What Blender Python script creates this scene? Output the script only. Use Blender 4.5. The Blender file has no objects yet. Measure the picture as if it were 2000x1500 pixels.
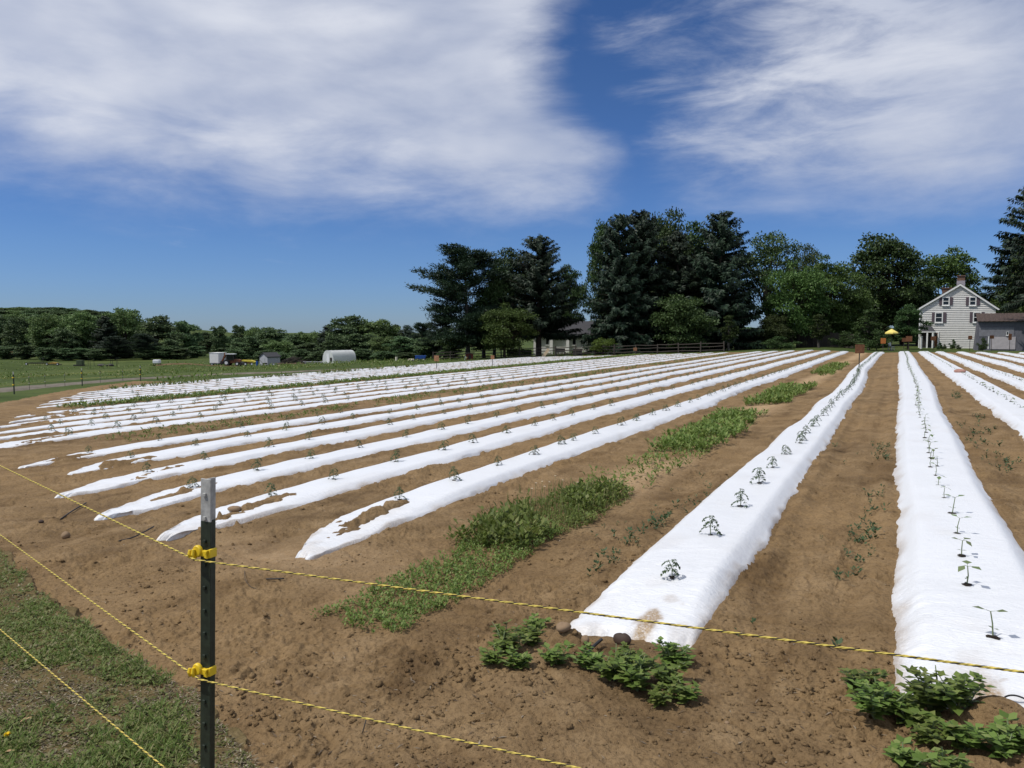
# Vegetable field under white plastic mulch
SUN_E = 3.5; SKY_S = .10; EXPO = 0.0
CLOUD_LO = (5.2, 5.7, 7.0); CLOUD_HI = (7.2, 7.5, 8.35); SKY_SAT = 1.16; SKY_V = .80
import bpy, math, random
import numpy as np
from mathutils import Vector, Matrix
random.seed(7); rng = np.random.default_rng(7)
SC = bpy.context.scene; COL = SC.collection
R = math.radians; PI = math.pi
# ------------------------------------------------------------------ camera frame
EYE = 1.6; F = 1500.0
PITCH = math.atan(104/1500); YAW = R(26.57)
FW = np.array([-math.sin(YAW), math.cos(YAW)]); RT = np.array([math.cos(YAW), math.sin(YAW)])
FW3 = np.array([FW[0]*math.cos(PITCH), FW[1]*math.cos(PITCH), -math.sin(PITCH)])
RT3 = np.array([RT[0], RT[1], 0.0]); UP3 = np.cross(RT3, FW3)
def ray(px, py): return FW3 + (px-1000)/F*RT3 - (py-750)/F*UP3
def at(px, D):                       # ground-plan point seen at picture column px, D metres ahead
    p = FW*D + RT*((px-1000)/F*D); return float(p[0]), float(p[1])
def zat(py, D): return EYE - D*math.tan(math.atan((py-750)/F)+PITCH)
# ------------------------------------------------------------------ noise
def _h(ix, iy, s):
    n = (ix.astype(np.int64)*374761393 + iy.astype(np.int64)*668265263 + s*974634777) & 0xffffffff
    n = ((n ^ (n >> 13))*1274126177) & 0xffffffff
    n = ((n ^ (n >> 16))*2246822519) & 0xffffffff
    return ((n ^ (n >> 15)) & 0xffff)/65535.0
def vn(x, y, s=0):
    x = np.asarray(x, float); y = np.asarray(y, float)
    ix = np.floor(x); iy = np.floor(y); fx = x-ix; fy = y-iy
    fx = fx*fx*fx*(fx*(fx*6-15)+10); fy = fy*fy*fy*(fy*(fy*6-15)+10)
    a = _h(ix, iy, s); b = _h(ix+1, iy, s); c = _h(ix, iy+1, s); d = _h(ix+1, iy+1, s)
    return (a+(b-a)*fx)+((c+(d-c)*fx)-(a+(b-a)*fx))*fy - .5
def fbm(x, y, o=3, s=0):
    x = np.asarray(x, float); y = np.asarray(y, float); r = 0; a = 1; t = 0
    for k in range(o):
        r = r+a*vn(x*.8-y*.6, x*.6+y*.8, s+k*17); x = x*2.03+13.7; y = y*2.03-7.1; t += a; a *= .5
    return r/t
def sst(a, b, x):
    t = np.clip((np.asarray(x, float)-a)/(b-a), 0, 1); return t*t*(3-2*t)
# ------------------------------------------------------------------ terrain
PX = [-900, -313, -226, -180, -130, -100, -60, -41.6, -34.6, -25.8, -20, -13.6, -8.3, -4.84, -1.34, .4, 10, 60, 900]
PZ = [-5.3, -5.2, -5, -4.85, -4.6, -4.4, -2.65, -1.72, -1.5, -1.18, -.95, -.68, -.46, -.29, -.1, 0, 0, 0, 0]
BED = .14; BX = [-30, -27, -17.2, -15.8, -14, -6, -4.5, -2]; BH = [.036, .045, .055, .055, .075, .085, .10, .12]
HILL = at(20, 430)
def G(X, Y):
    X = np.asarray(X, float); Y = np.asarray(Y, float)
    z = sum(np.interp(X+d, PX, PZ) for d in (-1.5, -.75, 0, .75, 1.5))/5 - np.interp(X, BX, BH)
    z = z - .0055*np.clip(Y, 0, 100)*sst(-9, -1, X)
    r2 = ((X-HILL[0])**2+(Y-HILL[1])**2)/150.0**2
    z = z + 15*np.exp(-r2*1.6)
    mo = at(8, 128); z = z+1.1*np.exp(-((X-mo[0])**2+(Y-mo[1])**2)/14)
    mo = at(345, 124); z = z+.75*np.exp(-((X-mo[0])**2+(Y-mo[1])**2)/30)
    return z
def g1(x, y): return float(G(x, y))
def unproj(px, py, dz=0.0):          # picture point -> point on the terrain
    d = ray(px, py); t = 5.0
    for _ in range(60):
        x, y = d[0]*t, d[1]*t
        t = .6*t+.4*max(.5, (g1(x, y)+dz-EYE)/d[2])
    return float(d[0]*t), float(d[1]*t)
# ------------------------------------------------------------------ planting rows
S = 1.75; XA = -1.34; YEND = 88.0
def onrow(X, px): return X/math.tan(-(YAW+math.atan((1000-px)/F*math.cos(PITCH)))) if X < 0 else None
ROWS = {}
def row(name, i, y0, y1=YEND, hw=.405): ROWS[name] = dict(X=XA+S*i, y0=y0, y1=y1, hw=hw if i > -16 else hw*.9, c=None, near=name[0] != 'L', bh=float(np.interp(XA+S*i, BX, BH))/BED)
tips = {1: 550, 2: 285, 3: 150, 4: 88, 5: 100, 6: 20}
for k in range(1, 7): row('L%d' % k, -1-k, onrow(XA+S*(-1-k), tips[k]), YEND+random.uniform(-.6, .6))
tips = {7: -90, 8: -65, 9: -35, 10: -30, 11: 2, 12: 15}
for k in range(7, 13): row('L%d' % k, -2-k, onrow(XA+S*(-2-k), tips[k]), YEND+random.uniform(-1, 1))
tips = {13: 62, 14: 66, 15: 86, 16: 108, 17: 127, 18: 147, 19: 197, 20: 238}
for k in range(13, 21): row('L%d' % k, -3-k, onrow(XA+S*(-3-k), tips[k]), YEND+random.uniform(-1, 1))
row('A', 0, 4.3); row('B', 1, 4.05); row('C', 2, 3.0); row('D', 3, 3.2); row('E', 4, 3.0); row('F', 5, 3.2); row('H', 6, 3.0); row('J', 7, 3.0)
EDGES = {
 'A': ([(1075,1225),(1170,1150),(1290,1045),(1387,958),(1464,896.5),(1489,880),(1522,844),(1555,825),(1579.5,803),(1590.5,786.5),(1621,770),(1648,740),(1665,715),(1709,686)],
       [(1390,1225),(1430,1160),(1475,1090),(1520,1018),(1566,943),(1599,896.5),(1629,847),(1651,814),(1659,795),(1684,767),(1695,737),(1695,720),(1714,698),(1735,685)]),
 'B': ([(1727,1340),(1738,1200),(1752,1065),(1754,982.6),(1745,947),(1745,871),(1751,848),(1747,812),(1755,783),(1752.5,745),(1749.6,713),(1760,692),(1754,682)],
       [(2085,1200),(2000,1062),(1937,968),(1881.5,862),(1843,801),(1826,751),(1802,719),(1789,698),(1785,683)]),
 'C': ([(2000,868),(1973,850),(1928,794),(1892,760),(1856,729),(1836,706),(1818,691.6),(1793,681.7)],
       [(2000,771),(1953,749),(1910,727.6),(1881,706),(1847,686),(1829,681)])}
for k, (l, r) in EDGES.items():
    P = [np.array(sorted([unproj(x, y, .05)[::-1] for x, y in e])) for e in (l, r)]
    ys = np.linspace(max(3.2, P[0][0, 0], P[1][0, 0]), 88, 120)
    xl = np.interp(ys, P[0][:, 0], P[0][:, 1]); xr = np.interp(ys, P[1][:, 0], P[1][:, 1])
    X0 = ROWS[k]['X']
    c = np.clip((xl+xr)/2, X0-.32, X0+.32); h = np.clip((xr-xl)/2, .36, .56)*.97
    ROWS[k]['c'] = (ys, c, h)
def rowc(rw, Y):                      # centre line and half width of a bed
    Y = np.asarray(Y, float)
    if rw['c'] is not None:
        ys, c, h = rw['c']; return np.interp(Y, ys, c), np.interp(Y, ys, h)
    s = int(abs(rw['X'])*10)
    return rw['X']+.16*vn(Y*.11, Y*0+s, 5)+.05*vn(Y*.5, Y*0+s, 8), rw['hw']*(1+.22*vn(Y*.3, Y*0+s, 9)+.1*vn(Y*1.1, Y*0+s, 4))
def bedprof(u): return BED*(1-sst(.62, 1.08, u))+.015*(1-u**2)*(u < 1)
def bedlen(rw, Y): return (sst(rw['y0']-.35, rw['y0']+1.1, Y) if rw['near'] else .22*sst(rw['y0']-.2, rw['y0']+.3, Y)+.78*sst(rw['y0']+.1, rw['y0']+3.2, Y))*(1-sst(rw['y1']-.1, rw['y1']+.8, Y))
def bedtop(rw, X, Y):
    c, h = rowc(rw, Y); return bedprof(np.abs(X-c)/h)*bedlen(rw, Y)*rw['bh']
# soil thrown over the plastic: (row, y, half length, offset from centre, half width, height)
MOUNDS = []
def mound(rn, px, hl, off, hwid, ht): MOUNDS.append((rn, onrow(ROWS[rn]['X'], px) if ROWS[rn]['X'] < 0 and px is not None else px, hl, off, hwid, ht))
for a in [('L1', 778, .42, -.02, .17, .075), ('L1', 728, .40, .05, .16, .07), ('L1', 660, .45, .12, .15, .07), ('L1', 690, .2, -.2, .08, .05),
          ('L2', 512, .5, .02, .16, .075), ('L2', 430, .5, .1, .12, .05), ('L2', 370, .35, .22, .1, .05),
          ('L3', 375, .35, .05, .14, .06), ('L3', 300, .6, .12, .16, .07), ('L3', 250, .3, .3, .1, .05),
          ('L4', 300, .6, 0, .15, .06), ('L4', 245, .3, .2, .14, .05), ('L5', 240, .8, .22, .16, .07), ('L5', 180, .5, .3, .14, .06),
          ('L6', 118, .55, .1, .2, .08), ('L6', 90, .4, .3, .14, .06), ('L7', 75, .9, .05, .16, .06), ('L7', 45, .5, .3, .15, .06), ('L7', 120, .6, -.2, .12, .05),
          ('L8', 40, .5, .4, .15, .05), ('L10', 60, 1.0, .2, .2, .06), ('L11', 95, 1.0, .1, .2, .06), ('L11', 130, .8, .25, .15, .05),
          ('L12', 118, .8, .1, .25, .06), ('L12', 66, .4, 0, .5, .07)]: mound(*a)
def soilnoise(X, Y):
    d = np.hypot(X, Y); fade = 1/(1+(d/28)**2)
    n = fbm(X*1.1, Y*.7, 3, 3)*.09; n = n-np.clip(np.abs(fbm(X*2.1+3, Y*2.6, 3, 23))*-1+.07, 0, 1)*.28*fade
    r = fbm(X*5.2, Y*4.2, 3, 21); n = n+(.5-np.abs(r))*.022*fade
    cl = vn(X*11, Y*11, 31)+.5*vn(X*23, Y*23, 33); rough = .25+1.5*sst(-.1, .26, fbm(X*1.3, Y*1.3, 3, 77))
    n = n+fbm(X*3.3, Y*3.3, 3, 25)*.05*rough*sst(4, 9, d)+np.clip(cl-.24, 0, 1)*.05*rough*fade+vn(X*27, Y*27, 41)*.011*rough*fade+np.clip(vn(X*36+5, Y*36, 45)-.2, 0, 1)*.034*rough*fade+vn(X*58, Y*58, 43)*.010/(1+(d/9)**2)
    n = n-np.clip(vn(X*21, Y*21, 51)-.29, 0, 1)*.13*rough*rough*.28*fade
    return n
def H(X, Y, soil=True):
    X = np.asarray(X, float); Y = np.asarray(Y, float)
    z = G(X, Y)
    if not soil: return z
    cover = np.zeros_like(z); add = np.zeros_like(z)
    for rn, rw in ROWS.items():
        m = (np.abs(X-rw['X']) < 1.0) & (Y > rw['y0']-1) & (Y < rw['y1']+1.5)
        if not m.any(): continue
        x, y = X[m], Y[m]; c, h = rowc(rw, y); u = np.abs(x-c)/h; L = bedlen(rw, y)
        b = bedprof(u)*L*rw['bh']
        ridge = .05*np.exp(-((u-1.25)/.22)**2)*(.5+1.6*fbm(x*2.2, y*2.2, 3, 61))*L
        cv = (1-sst(.80, 1.0, u))*sst(rw['y0']-.25, rw['y0']+.1, y)*(y < rw['y1'])
        b = b+ridge-.035*cv
        for q, my, hl, off, hwid, ht in MOUNDS:
            if q != rn: continue
            e = ((y-my)/hl)**2+((x-c-off)/hwid)**2
            e = e*(1+2.0*fbm(x*6, y*4.5, 4, 71))+.5*fbm(x*15, y*12, 3, 72)
            mb = np.clip(1.1-e, 0, 1)*ht*1.0
            b = b+mb; cv = np.where(mb > .006, cv*.3, cv)
        add[m] += b; cover[m] = np.maximum(cover[m], cv)
    z = z+add+soilnoise(X, Y)*(1-.93*cover)
    # stain of soil over the near end of the wide bed, and the foot ends of both near beds
    ax = float(rowc(ROWS['A'], np.array([4.4]))[0][0]); sx, sy = STAIN
    e = ((X-sx)/.065)**2+((Y-sy)/.24)**2
    z = z+0*e
    e = ((X-BANK[0])/.17)**2+((Y-BANK[1])/.16)**2
    z = z+np.clip(1.1-e*(1+1.2*fbm(X*7, Y*7, 3, 83)), 0, 1)*.10
    e = ((X-BNK2[0])/.12)**2+((Y-BNK2[1])/.10)**2
    z = z+np.clip(1.1-e*(1+1.2*fbm(X*7, Y*7, 3, 84)), 0, 1)*.08
    # wheel ruts in the bare alleys
    for xc in (XA+.62, XA+1.12):
        e = np.exp(-((X-xc-.05*vn(Y*.4, Y*0, 3))/.10)**4)*sst(3.5, 5, Y); z = z-e*(.02+.007*np.sin((Y+np.abs(X-xc)*.6)*2*PI/.11)*(vn(X*2, Y*1.1, 13) > -.1)/(1+(Y/14)**2))
    return z
STAIN = unproj(1258, 1207, .12); BANK = unproj(1950, 1385, .06); BNK2 = unproj(1110, 1245, .06)
def h1(x, y): return float(H(np.array([x]), np.array([y]))[0])
# ------------------------------------------------------------------ object helpers
def link(o, parent=None, coll=None):
    COL.objects.link(o)
    if parent is not None: o.parent = parent
    return o
def tag(o, label=None, cat=None, group=None, kind=None):
    if label: o['label'] = label
    if cat: o['category'] = cat
    if group: o['group'] = group
    if kind: o['kind'] = kind
    return o
def thing(name, label, cat, loc, rz=0.0, group=None):
    o = bpy.data.objects.new(name, None); o.empty_display_size = .2; o.location = loc; o.rotation_euler = (0, 0, rz)
    return tag(link(o), label, cat, group)
def npmesh(name, V, faces, mats, smooth=False, mi=None):
    me = bpy.data.meshes.new(name); V = np.asarray(V, np.float32).reshape(-1, 3); faces = np.asarray(faces, np.int32)
    n, k = faces.shape
    me.vertices.add(len(V)); me.vertices.foreach_set('co', V.ravel())
    me.loops.add(n*k); me.loops.foreach_set('vertex_index', faces.ravel())
    me.polygons.add(n); me.polygons.foreach_set('loop_start', np.arange(n, dtype=np.int32)*k)
    for m in (mats if isinstance(mats, (list, tuple)) else [mats]): me.materials.append(m)
    if mi is not None: me.polygons.foreach_set('material_index', np.asarray(mi, np.int32))
    if smooth: me.polygons.foreach_set('use_smooth', np.ones(n, bool))
    me.update(calc_edges=True); me.validate(); return me
def obj(name, me, parent=None, loc=(0, 0, 0), rot=(0, 0, 0)):
    o = bpy.data.objects.new(name, me); o.location = loc; o.rotation_euler = rot; return link(o, parent)
def quads(Q): Q = np.asarray(Q, np.float32); return Q.reshape(-1, 3), np.arange(len(Q)*4).reshape(-1, 4)
class MB:
    def __init__(s): s.v = []; s.f = []; s.m = []; s.cur = 0
    def add(s, vs, fs):
        b = len(s.v); s.v += [tuple(map(float, p)) for p in vs]; s.f += [tuple(b+i for i in f) for f in fs]; s.m += [s.cur]*len(fs); return s
    def box(s, x0, x1, y0, y1, z0, z1, M=None):
        vs = [(x, y, z) for z in (z0, z1) for x, y in ((x0, y0), (x1, y0), (x1, y1), (x0, y1))]
        if M is not None: vs = [tuple(M @ Vector(p)) for p in vs]
        return s.add(vs, [(3, 2, 1, 0), (4, 5, 6, 7), (0, 1, 5, 4), (1, 2, 6, 5), (2, 3, 7, 6), (3, 0, 4, 7)])
    def tube(s, pts, rad, n=6, cap=True):
        pts = [Vector(p) for p in pts]; rs = rad if isinstance(rad, (list, tuple)) else [rad]*len(pts); vs = []
        pr = None
        for i, p in enumerate(pts):
            t = (pts[min(i+1, len(pts)-1)]-pts[max(i-1, 0)]).normalized()
            if pr is None: pr = t.orthogonal().normalized()
            pr = (pr-t*pr.dot(t)).normalized(); b = t.cross(pr)
            vs += [p+(pr*math.cos(2*PI*j/n)+b*math.sin(2*PI*j/n))*rs[i] for j in range(n)]
        fs = [(i*n+j, i*n+(j+1) % n, (i+1)*n+(j+1) % n, (i+1)*n+j) for i in range(len(pts)-1) for j in range(n)]
        if cap: fs += [tuple(range(n-1, -1, -1)), tuple((len(pts)-1)*n+j for j in range(n))]
        return s.add(vs, fs)
    def prism(s, poly, y0, y1, M=None):    # polygon in local x,z extruded along y
        n = len(poly); vs = [(x, y0, z) for x, z in poly]+[(x, y1, z) for x, z in poly]
        if M is not None: vs = [tuple(M @ Vector(p)) for p in vs]
        return s.add(vs, [tuple(range(n)), tuple(range(2*n-1, n-1, -1))]+[(i, n+i, n+(i+1) % n, (i+1) % n) for i in range(n)])
    def blob(s, c, r, n=8, m=6, seed=0, amp=.25):
        rr = random.Random(seed); vs = [(c[0], c[1], c[2]-r[2])]; ph = [rr.uniform(0, 6) for _ in range(4)]
        for i in range(1, m):
            a = PI*i/m
            for j in range(n):
                b = 2*PI*j/n; k = 1+amp*(math.sin(2*b+ph[0])*math.sin(a*2+ph[1])*.6+.4*math.sin(3*b+ph[2]+a))+rr.uniform(-.3, .3)*amp
                vs.append((c[0]+r[0]*k*math.sin(a)*math.cos(b), c[1]+r[1]*k*math.sin(a)*math.sin(b), c[2]-r[2]*k*math.cos(a)))
        vs.append((c[0], c[1], c[2]+r[2])); fs = [(0, 1+(j+1) % n, 1+j) for j in range(n)]
        for i in range(m-2):
            for j in range(n): fs.append((1+i*n+j, 1+i*n+(j+1) % n, 1+(i+1)*n+(j+1) % n, 1+(i+1)*n+j))
        t = len(vs)-1; fs += [(t, 1+(m-2)*n+j, 1+(m-2)*n+(j+1) % n) for j in range(n)]
        return s.add(vs, fs)
    def mesh(s, name, mats, smooth=False):
        me = bpy.data.meshes.new(name); me.from_pydata(s.v, [], s.f)
        for m in (mats if isinstance(mats, (list, tuple)) else [mats]): me.materials.append(m)
        me.polygons.foreach_set('material_index', s.m)
        if smooth: me.polygons.foreach_set('use_smooth', [True]*len(s.f))
        me.update(); return me
    def build(s, name, mats, parent=None, loc=(0, 0, 0), rot=(0, 0, 0), smooth=False, bevel=0):
        o = obj(name, s.mesh(name, mats, smooth), parent, loc, rot)
        if bevel:
            b = o.modifiers.new('bevel', 'BEVEL'); b.width = bevel; b.segments = 2; b.limit_method = 'ANGLE'
        return o
# ------------------------------------------------------------------ materials
def newmat(name):
    m = bpy.data.materials.new(name); m.use_nodes = True; nt = m.node_tree; nt.nodes.clear()
    return m, nt, nt.nodes.new('ShaderNodeOutputMaterial')
def nd(nt, t, **k):
    n = nt.nodes.new(t)
    for a, b in k.items():
        if a.startswith('i_'): n.inputs[a[2:].replace('_', ' ')].default_value = b
        else: setattr(n, a, b)
    return n
def ramp(nt, src, stops):
    r = nt.nodes.new('ShaderNodeValToRGB'); e = r.color_ramp.elements
    while len(e) < len(stops): e.new(.5)
    for el, (p, c) in zip(e, stops): el.position = p; el.color = (*c, 1) if len(c) == 3 else c
    nt.links.new(src, r.inputs[0]); return r
def noise(nt, vec, scale, detail=4, rough=.55, dist=0):
    n = nd(nt, 'ShaderNodeTexNoise'); n.inputs['Scale'].default_value = scale; n.inputs['Detail'].default_value = detail
    n.inputs['Roughness'].default_value = rough; n.inputs['Distortion'].default_value = dist
    if vec is not None: nt.links.new(vec, n.inputs['Vector'])
    return n.outputs['Fac']
def mixc(nt, fac, a, b, mode='MIX'):
    m = nd(nt, 'ShaderNodeMix', data_type='RGBA', blend_type=mode)
    for i, v in ((0, fac), (6, a), (7, b)):
        if hasattr(v, 'is_output') or isinstance(v, bpy.types.NodeSocket): nt.links.new(v, m.inputs[i])
        else: m.inputs[i].default_value = v if i == 0 else (*v, 1)
    return m.outputs[2]
def mathn(nt, op, a, b=0.0, c=None, clamp=False):
    m = nd(nt, 'ShaderNodeMath', operation=op, use_clamp=clamp)
    for i, v in enumerate((a, b) if c is None else (a, b, c)):
        if isinstance(v, bpy.types.NodeSocket): nt.links.new(v, m.inputs[i])
        else: m.inputs[i].default_value = v
    return m.outputs[0]
def wpos(nt): return nd(nt, 'ShaderNodeNewGeometry').outputs['Position']
def opos(nt): return nd(nt, 'ShaderNodeTexCoord').outputs['Object']
def mapv(nt, v, sc=(1, 1, 1), rot=(0, 0, 0)):
    m = nd(nt, 'ShaderNodeMapping'); m.inputs['Scale'].default_value = sc; m.inputs['Rotation'].default_value = rot
    nt.links.new(v, m.inputs['Vector']); return m.outputs[0]
def princ(nt, out, col, rough=.8, spec=.3, metal=0, bump=None, bstr=.3, bdist=.02):
    p = nd(nt, 'ShaderNodeBsdfPrincipled'); p.inputs['Roughness'].default_value = rough if not isinstance(rough, bpy.types.NodeSocket) else .5
    if isinstance(rough, bpy.types.NodeSocket): nt.links.new(rough, p.inputs['Roughness'])
    p.inputs['Specular IOR Level'].default_value = spec; p.inputs['Metallic'].default_value = metal
    if isinstance(col, bpy.types.NodeSocket): nt.links.new(col, p.inputs['Base Color'])
    else: p.inputs['Base Color'].default_value = (*col, 1)
    if bump is not None:
        b = nd(nt, 'ShaderNodeBump'); b.inputs['Strength'].default_value = bstr; b.inputs['Distance'].default_value = bdist
        nt.links.new(bump, b.inputs['Height']); nt.links.new(b.outputs[0], p.inputs['Normal'])
    nt.links.new(p.outputs[0], out.inputs[0]); return p
def simple(name, col, rough=.7, var=.25, scale=6, spec=.3, metal=0, bump=.15, stretch=(1, 1, 1)):
    m, nt, out = newmat(name); v = mapv(nt, opos(nt), stretch); f = noise(nt, v, scale, 5)
    lo = tuple(c*(1-var) for c in col); hi = tuple(min(1, c*(1+var)) for c in col)
    c = ramp(nt, f, [(.3, lo), (.7, hi)]).outputs[0]
    princ(nt, out, c, rough, spec, metal, f, bump, .01); return m
def leafmat(name, cols, trans=.3, rough=.55, spec=.25):
    m, nt, out = newmat(name)
    g = nd(nt, 'ShaderNodeNewGeometry'); rnd = g.outputs['Random Per Island']
    oi = nd(nt, 'ShaderNodeObjectInfo').outputs['Random']
    n = len(cols); c = ramp(nt, rnd, [(i/(n-1), k) for i, k in enumerate(cols)]).outputs[0]
    hs = nd(nt, 'ShaderNodeHueSaturation'); nt.links.new(c, hs.inputs['Color'])
    nt.links.new(mathn(nt, 'MULTIPLY_ADD', oi, .035, .4825), hs.inputs['Hue']); nt.links.new(mathn(nt, 'MULTIPLY_ADD', oi, .45, .78), hs.inputs['Value'])
    p = nd(nt, 'ShaderNodeBsdfPrincipled'); p.inputs['Roughness'].default_value = rough; p.inputs['Specular IOR Level'].default_value = spec
    nt.links.new(hs.outputs[0], p.inputs['Base Color'])
    t = nd(nt, 'ShaderNodeBsdfTranslucent'); nt.links.new(mixc(nt, .5, hs.outputs[0], (.10, .14, .01), 'ADD') if False else hs.outputs[0], t.inputs['Color'])
    mx = nd(nt, 'ShaderNodeMixShader'); mx.inputs[0].default_value = trans
    nt.links.new(p.outputs[0], mx.inputs[1]); nt.links.new(t.outputs[0], mx.inputs[2]); nt.links.new(mx.outputs[0], out.inputs[0]); return m
M = {}
def soilmat(name, bright=1.0):
    m, nt, out = newmat(name); p = wpos(nt)
    big = noise(nt, p, .22, 5, .6); mid = noise(nt, p, 2.3, 6, .62); fine = noise(nt, p, 38, 5, .65); grit = noise(nt, p, 170, 3, .7)
    c = ramp(nt, mid, [(.28, (.100*bright, .065*bright, .033*bright)), (.5, (.168*bright, .112*bright, .057*bright)), (.74, (.245*bright, .172*bright, .095*bright))]).outputs[0]
    c = mixc(nt, ramp(nt, big, [(.38, (0, 0, 0)), (.66, (.75, .75, .75))]).outputs[0], c, (.215*bright, .140*bright, .067*bright))
    damp = noise(nt, mapv(nt, p, (1.6, .55, 1)), .9, 6, .66, .8); c = mixc(nt, .85, c, ramp(nt, damp, [(.36, (.66, .63, .60)), (.48, (1, 1, 1)), (.62, (1.02, 1.02, 1.02)), (.74, (1.22, 1.24, 1.27))]).outputs[0], 'MULTIPLY')
    c = mixc(nt, .7, c, ramp(nt, fine, [(.34, (.50, .47, .44)), (.48, (.95, .95, .95)), (.62, (1.05, 1.05, 1.05)), (.8, (1.35, 1.32, 1.25))]).outputs[0], 'MULTIPLY')
    h = mathn(nt, 'ADD', mathn(nt, 'MULTIPLY', fine, .6), mathn(nt, 'ADD', mathn(nt, 'MULTIPLY', grit, .25), mathn(nt, 'MULTIPLY', noise(nt, p, 11, 5, .7), 1.3)))
    princ(nt, out, c, .95, .12, 0, h, .9, .03); return m
M['soil'] = soilmat('field_soil', 1.24); M['clod'] = soilmat('clod_soil', 1.15)
def sandmat():
    m, nt, out = newmat('pale_sand'); p = wpos(nt); f = noise(nt, p, 14, 6, .65)
    princ(nt, out, ramp(nt, f, [(.3, (.25, .16, .08)), (.7, (.40, .28, .15))]).outputs[0], .95, .1, 0, f, .4, .02); return m
M['sand'] = sandmat()
def meadowmat():
    m, nt, out = newmat('meadow_grass'); p = wpos(nt)
    a = noise(nt, mapv(nt, p, (1, 1, .2)), .06, 6, .65, .6); b = noise(nt, p, 1.4, 5, .7); s = noise(nt, p, .025, 3)
    c = ramp(nt, a, [(.3, (.040, .060, .016)), (.48, (.062, .088, .024)), (.62, (.09, .115, .034)), (.78, (.13, .14, .055))]).outputs[0]
    c = mixc(nt, .75, c, ramp(nt, b, [(.3, (.5, .52, .5)), (.6, (1, 1, 1)), (.8, (1.35, 1.3, 1.15))]).outputs[0], 'MULTIPLY')
    princ(nt, out, c, .95, .08, 0, b, .9, .15); return m
M['meadow'] = meadowmat()
def lawnmat():
    m, nt, out = newmat('worn_lawn_soil'); p = wpos(nt); f = noise(nt, p, 9, 6, .7); b = noise(nt, p, 60, 4, .7)
    c = ramp(nt, f, [(.3, (.10, .070, .034)), (.5, (.145, .108, .05)), (.72, (.20, .15, .08))]).outputs[0]
    c = mixc(nt, .8, c, ramp(nt, b, [(.3, (.5, .5, .45)), (.7, (1.2, 1.2, 1.15))]).outputs[0], 'MULTIPLY')
    princ(nt, out, c, .95, .1, 0, b, .7, .02); return m
M['lawn'] = lawnmat()
def trackmat():
    m, nt, out = newmat('gravel_track'); p = wpos(nt); f = noise(nt, p, .8, 6, .7); g = noise(nt, p, 9, 4, .7)
    c = ramp(nt, f, [(.3, (.10, .088, .068)), (.55, (.17, .15, .12)), (.75, (.22, .195, .16))]).outputs[0]
    c = mixc(nt, .5, c, ramp(nt, g, [(.3, (.6, .6, .6)), (.7, (1.2, 1.2, 1.2))]).outputs[0], 'MULTIPLY')
    princ(nt, out, c, .95, .1, 0, g, .5, .05); return m
M['track'] = trackmat()
def plasticmat():
    m, nt, out = newmat('white_mulch_plastic'); p = wpos(nt)
    f = noise(nt, mapv(nt, p, (1.5, 4, 2), (0, 0, .6)), 1.6, 5, .6, 1.6); f2 = noise(nt, mapv(nt, p, (9, 3, 4), (0, 0, -.5)), 1.7, 4, .6, 2.2)
    d = noise(nt, p, 1.7, 6, .7, .4); d2 = noise(nt, p, 45, 4, .7)
    dirt = mathn(nt, 'MULTIPLY', ramp(nt, d, [(.60, (0, 0, 0)), (.80, (1, 1, 1))]).outputs[0], ramp(nt, d2, [(.42, (0, 0, 0)), (.7, (1, 1, 1))]).outputs[0])
    c = mixc(nt, mathn(nt, 'MULTIPLY', dirt, .5), (.70, .715, .735), (.46, .36, .25))
    at_ = nd(nt, 'ShaderNodeAttribute', attribute_name='mud'); mz = noise(nt, p, 60, 5, .7)
    mf = mathn(nt, 'MULTIPLY', at_.outputs['Fac'], ramp(nt, mz, [(.30, (.35, .35, .35)), (.55, (1, 1, 1))]).outputs[0], clamp=True)
    c = mixc(nt, mf, c, (.33, .235, .135))
    cr = nd(nt, 'ShaderNodeAttribute', attribute_name='crease')
    def lines(rot, sc): return ramp(nt, noise(nt, mapv(nt, p, sc, (0, 0, rot)), 1.5, 3, .5, .5), [(.40, (0, 0, 0)), (.47, (.35, .35, .35)), (.5, (1, 1, 1)), (.53, (.35, .35, .35)), (.60, (0, 0, 0))]).outputs[0]
    ln = mathn(nt, 'ADD', lines(.75, (3, 22, 8)), lines(-.55, (4, 26, 8)))
    h = mathn(nt, 'ADD', mathn(nt, 'ADD', f, mathn(nt, 'MULTIPLY', f2, .5)), mathn(nt, 'MULTIPLY', mathn(nt, 'MULTIPLY', ln, cr.outputs['Fac']), .75))
    pr = princ(nt, out, c, .38, .4, 0, h, .30, .03); return m
M['plastic'] = plasticmat()
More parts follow.
